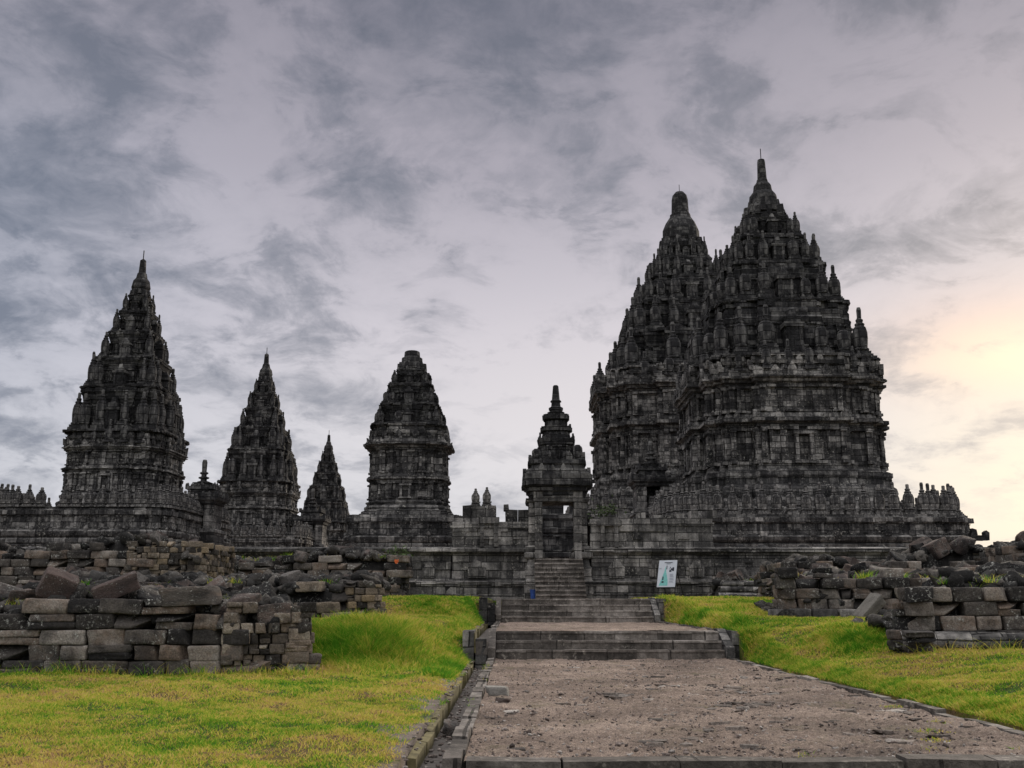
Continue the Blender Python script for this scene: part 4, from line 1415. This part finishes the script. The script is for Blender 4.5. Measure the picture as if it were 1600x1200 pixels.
# left: third ruin on the upper lawn
items = []
coursed(items, [(-10.5, 36.0), (-4.1, 36.0)], 1.40, 6, .26, .4, .9, .5, .25)
coursed(items, [(-4.1, 36.0), (-3.72, 36.4), (-4.1, 39)], 1.40, 8, .19, .14, .32, .35, .35, .06)
zf = lambda X, Y: 2.75 + .25 * np.sin(X * 1.1 + 2) + .12 * np.sin(X * 3.1) * np.cos(Y * 2)
ruin('ruined block wall on the upper lawn in front of the squat temple', -10.5, -3.8, 36.1, 39, 1.4, zf, items, MAT['ruin'], 26, 560,
     'block lying on the upper left ruin before the squat temple', 'blocks fallen on the upper left ruin', (.3, .75))
# left: ruin with moulded base and stones coloured as if golden-lit, below the far left tower
items = []
coursed(items, [(-24, 32.0), (-12.2, 32.0)], 1.62, 6, .26, .35, .85, .5, .3)
zf = lambda X, Y: 2.95 + .28 * np.sin(X * .9) + .12 * np.sin(X * 3.1) * np.cos(Y * 2) - .25 * ss(-11.5, -10, X)
er = ruin('broad dark ruin with stones coloured as if golden-lit and a moulded base below the far left tower', -24, -9.9, 32.1, 37, 1.3, zf, items, MAT['ruin'], 38, 800,
          'dark block tumbled on the broad ruin below the far left tower', 'blocks tumbled on the broad left ruin', (.3, .7))
items = []
coursed(items, [(-12.2, 32.0), (-9.95, 32.3), (-9.9, 36)], 1.75, 8, .185, .15, .38, .4, .3, .05)
me = stones_mesh('broken_end', items); me.materials.append(MAT['tan'])
me.transform(Matrix.Translation((16.95, -32.1, -1.3)))
tag(put('broken_end', me, er), 'broken end of small stones in a golden-lit tone')
def torus_course(y, xa, xb, z, r, parent, off, mat):
    m = MB()
    x = xa
    while x < xb:
        L = min(random.uniform(.4, .9), xb - x)
        n0 = len(m.v); t = random.random()
        rr = r * random.uniform(.95, 1.05)
        for k_, xx in enumerate((x + .008, x + L - .008)):
            for i in range(9):
                a = math.pi * (i / 8) - math.pi / 2
                m.v.append((xx - off[0], y - rr * math.cos(a) * 1.1 - off[1], z + rr * math.sin(a) - off[2] + random.uniform(-.006, .006)))
        for i in range(8):
            m.face([n0 + i, n0 + 9 + i, n0 + 10 + i, n0 + i + 1], t)
        m.face([n0 + i for i in range(9)], t); m.face([n0 + 9 + i for i in range(9)][::-1], t)
        x += L
    m.link('base_moulding', mat, parent)
torus_course(32.0, -24, -9.8, 1.62, .13, er, (-16.95, 32.1, 1.3), MAT['tan'])
torus_course(31.9, -24, -9.7, 1.38, .14, er, (-16.95, 32.1, 1.3), MAT['tan'])

# right: near ruin
items = []
coursed(items, [(8.7, 22.6), (7.55, 19.6), (16, 18.3)], .78, 3, .27, .38, .85, .5, .03)
zf = lambda X, Y: 1.5 - 1.2 * (1 - ss(.1, .9, X - 7.55 - .40 * (Y - 19.6))) + .38 * ss(19.2, 21.5, Y) + .12 * np.sin(X * 2.1 + 1) * np.cos(Y * 1.9) + .1 * np.sin(X * 1.1)
er = ruin('near right ruined wall of dark blocks on a rounded stone base', 7.6, 16, 19.7, 24, .4, zf, items, MAT['ruin'], 20, 520,
          'dark block piled on the near right ruined wall', 'blocks piled on the near right ruined wall', (.26, .58), .95)
m = MB()
a0, a1 = Vector((7.35, 19.45, .60)), Vector((16, 18.1, .56))
n = 14
for i in range(n):
    p, q = a0.lerp(a1, i / n), a0.lerp(a1, (i + .985) / n)
    d = (q - p).normalized(); w_ = Vector((d.y, -d.x, 0))
    n0 = len(m.v); t = random.random()
    for c in (p, q):
        for k_ in range(11):
            a = math.pi * k_ / 10
            v = c + w_ * (math.sin(a) * .2 + .02) + Vector((0, 0, .17 * math.cos(a)))
            m.v.append((v.x - 11.8, v.y - 19.7, v.z - .4 + random.uniform(-.008, .008)))
    for k_ in range(10):
        m.face([n0 + k_, n0 + k_ + 1, n0 + 12 + k_, n0 + 11 + k_], t)
m.link('base_moulding', MAT['wall'], er)
items = []
coursed(items, [(8.7, 22.6), (7.48, 19.55), (16, 18.25)], .22, 3, .19, .6, 1.2, .5, 0)
me = stones_mesh('footing', items); me.materials.append(MAT['ruin']); me.transform(Matrix.Translation((-11.8, -19.7, -.4)))
put('footing', me, er)

# right: second ruin, a heap with a sloping base course
items = []
coursed(items, [(8.6, 32.5), (7.3, 27.9), (11.2, 27.5), (15.5, 27.0)], 1.12, 4, .28, .3, .7, .5, .18, .06)
zf = lambda X, Y: 1.25 - 1.0 * (1 - ss(.1, .9, X - 7.3 - .28 * (Y - 27.9))) + .75 * ss(27.6, 30.5, Y) - .35 * ss(9.2, 11, X) * (1 - ss(12.5, 15, X)) * (1 - ss(28, 31, Y)) + .16 * np.sin(X * 1.7) * np.cos(Y * 1.3) + .1 * np.sin(X * 4.1)
er = ruin('collapsed ruin heaped with loose blocks at the right edge of the upper lawn', 7.55, 15.5, 27.7, 33, .8, zf, items, MAT['ruin'], 38, 800,
          'dark block tumbled in the heap beyond the near right wall', 'blocks tumbled in the right heap', (.28, .7))
items = []
coursed(items, [(8.4, 32), (7.12, 27.6), (10.6, 27.3)], .78, 1, .36, .4, .7, .5, 0, .02)
me = stones_mesh('sloping_base_course', items); me.materials.append(MAT['wall']); me.transform(Matrix.Translation((-11.525, -27.7, -.8)))
put('sloping_base_course', me, er)
one_stone('pale squared slab leaning against the foot of the right heap', (9.45, 27.0, 1.15), (.85, .42, .30), (.25, -.78, .12), 13, MAT['slab'])
# right: third ruin behind, rising at the edge
items = []
coursed(items, [(9.8, 41), (9.8, 36.0), (16.9, 35.6)], 1.4, 5, .27, .35, .8, .5, .3)
zf = lambda X, Y: 2.55 + .2 * np.sin(X * 1.3) + .5 * ss(13.5, 16.5, X) + .1 * np.sin(X * 3.7) * np.cos(Y * 2)
ruin('dark ruined wall between the right heap and the low enclosure wall', 9.9, 17.0, 36.1, 40, 1.4, zf, items, MAT['ruin'], 22, 420,
     'dark block lying on the ruin before the low enclosure wall', 'blocks lying on the farther right ruin', (.3, .8))
# mossy mound by the sign
items = []
zf = lambda X, Y: 1.5 + .75 * ss(43.2, 44.5, Y) * ss(8.6, 9.4, X) + .1 * np.sin(X * 2.7)
er = ruin('low mossy ruin with moulded base right of the information sign', 8.7, 13.5, 43.2, 46.5, 1.4, zf, items, MAT['ruin'], 9, 220,
          'small dark block on the low mossy ruin behind the sign', 'blocks on the low mossy ruin', (.3, .6))
for zz, rr, off_ in ((1.55, .17, 0), (1.85, .13, .12), (2.1, .12, .25)):
    torus_course(43.15 + off_, 8.75 + off_, 13.4, zz, rr, er, (11.1, 43.2, 1.4), MAT['wall'])
# far right dark mound
items = []
coursed(items, [(16.6, 37), (16.6, 33.0), (24, 32.6)], 1.2, 7, .28, .35, .8, .5, .3)
zf = lambda X, Y: 3.0 + .35 * ss(17, 19.5, X) + .18 * np.sin(X * 1.9) + .1 * np.sin(X * 4.3)
ruin('dark rubble-topped ruin at the far right edge against the yellow sky', 16.7, 24, 33.1, 37, 1.3, zf, items, MAT['ruin'], 16, 300,
     'black block heaped on the ruin at the far right edge', 'blocks heaped on the far right ruin', (.35, .8))

# orange scrap on the upper left ruin
m = MB()
for i in range(5):
    n0 = len(m.v)
    a = i * 1.25
    for q_ in ((0, 0), (.07, .03), (.08, .11), (.02, .13)):
        m.v.append((math.cos(a) * q_[0] * 1.3 + .02 * i, math.sin(a) * q_[0] * 1.3, q_[1] + .02 * math.sin(a * 3)))
    m.face([n0, n0 + 1, n0 + 2, n0 + 3])
o = m.link('cloth_scrap', MAT['orange'])
o.location = (-4.12, 35.72, 2.66)
sm = o.modifiers.new('thick', 'SOLIDIFY'); sm.thickness = .012
tag(o, 'small bright orange scrap caught on the end of the upper left ruin', 'scrap')

# ------------------------------------------------------------------ information sign
def build_sign():
    e = empty('information_sign', 'tall white information panel tilted on a thin dark metal easel by the enclosure wall', 'sign', (6.75, 43.6, 1.47), R(-36))
    tilt = R(16)
    w, h = .86, 1.18
    def P(u, v, d=0.0):       # point on the tilted panel: u across, v up the panel, d proud of it
        return (u, -.30 + v * math.sin(tilt) - d * math.cos(tilt), .48 + v * math.cos(tilt) + d * math.sin(tilt))
    def patch(name, poly, d0, d1, mat, par):
        m = MB(); k = len(poly)
        m.v += [P(u, v, d0) for u, v in poly] + [P(u, v, d1) for u, v in poly]
        m.face(list(range(k))[::-1]); m.face([k + i for i in range(k)])
        for i in range(k):
            m.face([i, (i + 1) % k, k + (i + 1) % k, k + i])
        return m.link(name, mat, par)
    bd = patch('board', [(-w / 2, 0), (w / 2, 0), (w / 2, h), (-w / 2, h)], 0, .03, MAT['panel'], e)
    patch('tower_picture', [(-.34, .06), (.08, .06), (.06, .30), (.01, .48), (-.05, .70), (-.09, .92), (-.13, .70), (-.19, .50), (-.27, .28)], .03, .034, MAT['teal'], bd)
    m = MB()
    k = 0
    for (u0, u1, v0, v1) in ((-.16, .22, 1.06, 1.09), (-.06, .14, 1.01, 1.03), (-.40, -.28, .80, .815), (-.05, -.01, .78, .94),
                             (.10, .20, .66, .74), (.16, .30, .74, .82), (.24, .32, .70, .86), (.08, .14, .78, .80), (.12, .16, .84, .88), (-.2, -.14, .30, .46), (-.22, -.12, .18, .26)):
        q = [P(u0, v0, .034), P(u1, v0, .034), P(u1, v1, .034), P(u0, v1, .034)]
        q2 = [P(u0, v0, .037), P(u1, v0, .037), P(u1, v1, .037), P(u0, v1, .037)]
        n0 = len(m.v); m.v += q + q2
        m.face([n0 + 4, n0 + 5, n0 + 6, n0 + 7])
        for i in range(4):
            m.face([n0 + i, n0 + (i + 1) % 4, n0 + 4 + (i + 1) % 4, n0 + 4 + i])
    m.link('print', MAT['ink'], bd)
    m = MB()
    for v0 in (.20, .24, .30, .34, .38, .44, .48, .52, .56):
        u1 = .36 - .07 * random.random()
        n0 = len(m.v)
        m.v += [P(.14, v0, .033), P(u1, v0, .033), P(u1, v0 + .018, .033), P(.14, v0 + .018, .033)]
        m.v += [P(.14, v0, .0365), P(u1, v0, .0365), P(u1, v0 + .018, .0365), P(.14, v0 + .018, .0365)]
        m.face([n0 + 4, n0 + 5, n0 + 6, n0 + 7])
        for i in range(4):
            m.face([n0 + i, n0 + (i + 1) % 4, n0 + 4 + (i + 1) % 4, n0 + 4 + i])
    m.link('text_block', MAT['greyink'], bd)
    m = MB()
    for a, b in (((-.43, 0), (.43, 0)), ((.43, 0), (.43, h)), ((.43, h), (-.43, h)), ((-.43, h), (-.43, 0))):
        m.tube(P(*a, -.01), P(*b, -.01), .022, 5)
    m.link('frame', MAT['iron'], e)
    for sx in (-1, 1):
        m = MB()
        m.tube(P(sx * .38, .9, -.02), (sx * .40, -.33, 0), .02, 5)
        m.link('leg', MAT['iron'], e)
        m = MB()
        m.tube(P(sx * .38, .85, -.02), (sx * .42, .55, 0), .02, 5)
        m.link('leg', MAT['iron'], e)
    m = MB()
    m.tube((-.41, .25, .45), (.41, .25, .45), .015, 5)
    m.tube(P(-.43, -.03, 0), P(.43, -.03, 0), .025, 5)
    m.link('crossbar', MAT['iron'], e)
build_sign()

# blue bin by the gate stair
m = MB()
m.lathe([(.12, 0), (.13, .02), (.155, .40), (.17, .41), (.17, .45), (.155, .45), (.14, .43), (.11, .06)], 14)
o = m.link('plastic_bin', MAT['blue'])
o.location = (.98, 46.5, 1.44)
tag(o, 'small blue plastic bin at the foot of the gate stair', 'bin')

# stones lying on the path
one_stone('pale flat-topped stone lying alone on the gravel path', (-.21, 15.1, .05), (.34, .26, .13), (0, .03, .2), 12, MAT['pale'])
one_stone('dark flat slab on the path just before the pale stone', (-.12, 13.9, .02), (.24, .16, .07), (0, .03, .1), 11)
one_stone('broken kerb stone fallen askew into the drain', (-.68, 12.1, -.12), (.22, .34, .14), (.1, .35, .3), 10)
its = []
for _ in range(200):        # flat paving stones showing through the gravel
    x = min(4.9, max(.2, random.gauss(3.4, 1.0))); y = random.uniform(9.3, 19.5)
    if random.random() < .3:
        x, y = random.uniform(-.2, 4.9), random.uniform(9.2, 24)
    q = random.uniform(.05, .17)
    its.append((random.choice(ROUGH), (q * random.uniform(1, 2.2), q * random.uniform(.6, 1.2), .05), rotm(random.gauss(0, .03), random.gauss(0, .03), random.uniform(-.5, .5)), (x, y, -.017), random.uniform(.0, 1)))
me = stones_mesh('flagstones', its); me.materials.append(MAT['pale'])
me.materials.clear(); me.materials.append(boulder('flagstone', [(.07, .06, .054), (.15, .124, .106), (.23, .195, .17), (.34, .31, .28)], .2))
tag(put('path_stones', me), kind='stuff')
its = []
for _ in range(3200):
    y = 8.9 + 15 * random.random() ** 1.6
    x = random.uniform(-.4, 5.0)
    q = random.uniform(.008, .028) * (1.8 if random.random() < .06 else 1)
    its.append((random.choice(SMALL), (q * random.uniform(1, 1.7), q, q * .7), rotm(random.uniform(-.5, .5), random.uniform(-.5, .5), random.uniform(0, 6.28)), (x, y, q * .15), random.random()))
for _ in range(330):
    y = random.uniform(8, 24); x = random.uniform(-.97, -.6)
    q = random.uniform(.012, .04)
    its.append((random.choice(SMALL), (q * 1.4, q, q * .7), rotm(0, 0, random.uniform(0, 6.28)), (x, y, (-.19 if x > -.86 else .0)), random.random()))
me = stones_mesh('gravel', its)
me.materials.append(boulder('gravel_stones', [(.09, .075, .068), (.17, .135, .12), (.25, .205, .185), (.40, .37, .34)], .1))
tag(put('gravel', me), kind='stuff')

# ------------------------------------------------------------------ grass
def grass():
    def zone(n, x0, x1, y0, y1, keep, hmin, hmax, lush, wd, power=1.0):
        x = rng.uniform(x0, x1, n); y = y0 + (y1 - y0) * rng.random(n) ** power
        k = keep(x, y)
        x, y = x[k], y[k]
        return x, y, rng.uniform(hmin, hmax, len(x)), np.full(len(x), float(lush)), np.full(len(x), wd)
    allv = lambda x, y: np.ones(len(x), bool)
    edge_l = lambda x, y: x < -1.04 - .07 * np.sin(y * 1.9) - .10 * np.abs(np.sin(y * .77 + 1)) + .05 * np.sin(y * 7) + rng.normal(0, .06, len(x))
    edge_r = lambda x, y: x > 5.50 + .05 * np.sin(y * 2.3) + .03 * np.sin(y * 6.1)
    frus = lambda x, y: (np.abs(x) < .56 * y + .6)
    K = lambda f: (lambda x, y: f(x, y) & frus(x, y))
    Zs = []
    Zs.append(zone(110000, -7.5, -.95, 7.6, 14, K(edge_l), .028, .062, 0, .0052))
    Zs.append(zone(66000, -9.5, -.95, 14, 20.5, K(edge_l), .035, .075, 0, .0078))
    Zs.append(zone(46000, -6, -.95, 20.5, 36, K(edge_l), .04, .09, .15, .011))
    Zs.append(zone(30000, -9, -.95, 33.5, 48, K(lambda x, y: (x < -1) | (y > 47.3)), .05, .12, .1, .018))
    Zs.append(zone(80000, 5.4, 9.5, 9, 16, K(edge_r), .03, .068, .1, .006))
    Zs.append(zone(76000, 5.4, 14, 16, 24, K(edge_r), .035, .08, .05, .009))
    Zs.append(zone(60000, 5.4, 10, 24, 36, K(edge_r), .04, .09, 0, .012))
    Zs.append(zone(26000, 5.4, 10, 36, 48, K(edge_r), .05, .12, -.1, .018))
    def patch(n, cx, cy, sx, sy, hmin, hmax, lush, wd, lim=lambda x, y: np.ones(len(x), bool)):
        x, y = rng.normal(cx, sx, n), rng.normal(cy, sy, n)
        f = np.exp(-((x - cx) / sx) ** 2 / 2 - ((y - cy) / sy) ** 2 / 2)
        k = lim(x, y)
        x, y, f = x[k], y[k], f[k]
        h = (hmin + (hmax - hmin) * rng.random(len(x))) * (.35 + .65 * f)
        return x, y, h, lush * (.3 + .7 * f) * rng.uniform(.6, 1.1, len(x)), np.full(len(x), wd)
    lf = lambda x, y: x < -1.05
    rt = lambda x, y: x > 5.45
    Zs.append(patch(30000, -3.1, 21.7, .72, .95, .16, .46, 1.0, .008, lf))
    Zs.append(patch(9000, -2.0, 23.2, .6, 1.6, .04, .12, .5, .010, lf))
    Zs.append(patch(12000, -2.4, 33.2, 1.1, .9, .05, .15, .40, .014, lf))
    Zs.append(patch(12000, 7.2, 21.7, .55, .9, .07, .2, .55, .010, rt))
    Zs.append(patch(6000, 7.0, 31.6, .5, 1.6, .05, .18, .5, .013, rt))
    for wx, wy, wn in ((4.1, 10.2, 120), (4.35, 10.9, 90), (3.8, 9.6, 60), (4.75, 11.6, 110), (4.9, 13.4, 120), (2.6, 9.2, 40), (4.6, 9.5, 80), (4.95, 16.5, 90)):
        Zs.append(patch(wn, wx, wy, .10, .09, .02, .06, .3, .004))
    Zs.append(patch(9000, -1.2, 22.0, .18, 2.4, .05, .16, .6, .009, lambda x, y: x < -.99))
    Zs.append(zone(42000, 5.43, 5.95, 9, 27, frus, .03, .085, .55, .006))
    Zs.append(zone(12000, 5.43, 6.0, 24, 38, allv, .05, .15, .45, .012))
    Zs.append(zone(12000, -1.6, -1.05, 18, 36, K(edge_l), .04, .12, .5, .009))
    Zs.append(zone(1500, -14, -3.6, 18.6, 19.02, allv, .06, .20, .3, .006))
    Zs.append(zone(900, 7.3, 14, 18.2, 19.4, allv, .06, .22, .3, .007))
    x, y, h, lush, wd = [np.concatenate([z[i] for z in Zs]) for i in range(5)]
    # seams on the lawn where the turf is thin
    thin = np.sin(x * 1.9 + 2 * np.sin(y * .8)) * np.sin(y * 3.3 + x * .6)
    keep = (rng.random(len(x)) > .55 * np.clip(thin, 0, 1)) | (lush > .3)
    x, y, h, lush, wd = x[keep], y[keep], h[keep], lush[keep], wd[keep]
    cl = .5 + .5 * np.sin(x * 7.3 + 2 * np.sin(y * 3.1)) * np.sin(y * 5.9 + 1.7 * np.sin(x * 4.3))
    cl2 = .5 + .5 * np.sin(x * 19 + 2 * np.sin(y * 11)) * np.sin(y * 17 + 1.5 * np.sin(x * 13))
    h = np.where(lush > .25, h * (.45 + .75 * cl + .55 * cl2), h * (.35 + .40 * cl + .35 * cl2))
    lush = lush * (.45 + .8 * cl)
    z = np.where((x > -.5) & (x < 5.2) & (y < 24), -.012, lawn_z(x, y) - .008)
    blades('grass', x, y, z, h, lush, wd)

def blades(name, x, y, z, h, lush, wd):
    n = len(x)
    a = rng.uniform(0, 2 * np.pi, n)
    lean = rng.normal(0, .75, (n, 2)) * h[:, None]
    dx, dy = np.cos(a) * wd, np.sin(a) * wd
    p0 = np.stack([x - dx, y - dy, z], 1); p1 = np.stack([x + dx, y + dy, z], 1)
    m0 = np.stack([x - dx * .8 + lean[:, 0] * .35, y - dy * .8 + lean[:, 1] * .35, z + h * .55], 1)
    m1 = np.stack([x + dx * .8 + lean[:, 0] * .35, y + dy * .8 + lean[:, 1] * .35, z + h * .55], 1)
    tp = np.stack([x + lean[:, 0], y + lean[:, 1], z + h], 1)
    V = np.stack([p0, p1, m1, m0, tp], 1).reshape(-1, 3)
    b = np.arange(n) * 5
    F = np.concatenate([np.stack([b, b + 1, b + 2], 1), np.stack([b, b + 2, b + 3], 1), np.stack([b + 3, b + 2, b + 4], 1)])
    t = rng.random(n)
    me = quads_mesh(name, V, F, np.tile(t, 3), dict(lush=np.tile(lush, 3)))
    me.materials.append(MAT['blade'])
    tag(put(name, me), kind='stuff')
grass()

def weeds():
    """Tufts rooted in the soil on the ruins and walls."""
    X, Y, Zz, H, Lu, W = [], [], [], [], [], []
    def tuft(cx, cy, cz, n, r, h, lush, wd):
        X.append(rng.normal(cx, r, n)); Y.append(rng.normal(cy, r * .6, n)); Zz.append(np.full(n, cz)); H.append(rng.uniform(.3, 1, n) * h)
        Lu.append(np.full(n, lush) * rng.uniform(.3, 1, n)); W.append(np.full(n, wd))
    for _ in range(26):
        tuft(random.uniform(9.4, 13.2), random.uniform(44.0, 45.2), 2.22, 40, .16, .16, random.choice((-.2, 0, .4)), .014)
    for _ in range(22):
        tuft(random.uniform(-13, -4.4), random.uniform(19.3, 21), random.uniform(1.2, 1.4), 22, .07, .22, random.choice((0, .3, .7)), .006)
    for _ in range(18):
        tuft(random.uniform(8.4, 14), random.uniform(28, 30.5), random.uniform(1.7, 2.1), 24, .1, .25, random.choice((0, .3, .7)), .009)
    for _ in range(16):
        tuft(random.uniform(8.4, 14), random.uniform(19.6, 21), random.uniform(1.5, 1.7), 20, .07, .2, random.choice((0, .3, .6)), .006)
    for _ in range(16):
        tuft(random.uniform(-10, -4.5), random.uniform(36.2, 38), random.uniform(2.7, 2.95), 22, .1, .25, .4, .011)
    for _ in range(14):
        tuft(random.uniform(-11, -4.2), random.uniform(25.4, 26.6), random.uniform(1.6, 1.8), 24, .1, .2, .5, .009)
    for _ in range(40):
        tuft(random.uniform(-2.5, 9.5), 48.0 + random.uniform(-.05, .1), 1.5, 14, .1, .16, .3, .014)
    for k in range(30):
        tuft(random.choice((-.52, 5.28, -.9)) + random.uniform(-.03, .03), random.uniform(9, 24), .0, 9, .03, .07, .5, .004)
    blades('weeds', *[np.concatenate(q) for q in (X, Y, Zz, H, Lu, W)])
weeds()

# small shrub rooted on the wall top right of the gate
def shrub(loc, w, h, n, label):
    e = empty('wall_shrub', label, 'plant', loc)
    c = rng.normal(0, 1, (n, 3)) * np.array([w, w * .5, h * .35]) + np.array([0, 0, h * .5])
    c[:, 2] = np.abs(c[:, 2])
    a, b = rng.normal(0, 1, (n, 3)), rng.normal(0, 1, (n, 3))
    a /= np.linalg.norm(a, axis=1, keepdims=True); b /= np.linalg.norm(b, axis=1, keepdims=True)
    sz = rng.uniform(.04, .10, (n, 1))
    V = np.stack([c - a * sz, c + b * sz * .5, c + a * sz, c - b * sz * .5], 1).reshape(-1, 3)
    F = np.arange(n * 4).reshape(-1, 4)
    me = quads_mesh('foliage', V, F, rng.random(n), dict(lush=np.full(n, 1.6)))
    me.materials.append(MAT['leaf'])
    put('foliage', me, e)
    m = MB()
    for k in range(6):
        m.tube((0, 0, -.1), (random.uniform(-w, w), random.uniform(-.2, .2), h * random.uniform(.5, 1)), .012, 4)
    m.link('stem', MAT['mud'], e)
MAT['leaf'] = plain('dark_leaf', (.05, .075, .025), .7, 0, .5, 6)
shrub((4.6, 48.9, 5.35), .45, .55, 420, 'small dark bush sprouting from the wall top beside the gateway')
shrub((-4.05, 36.3, 2.9), .22, .35, 160, 'thin weedy bush on the end of the upper left ruin')
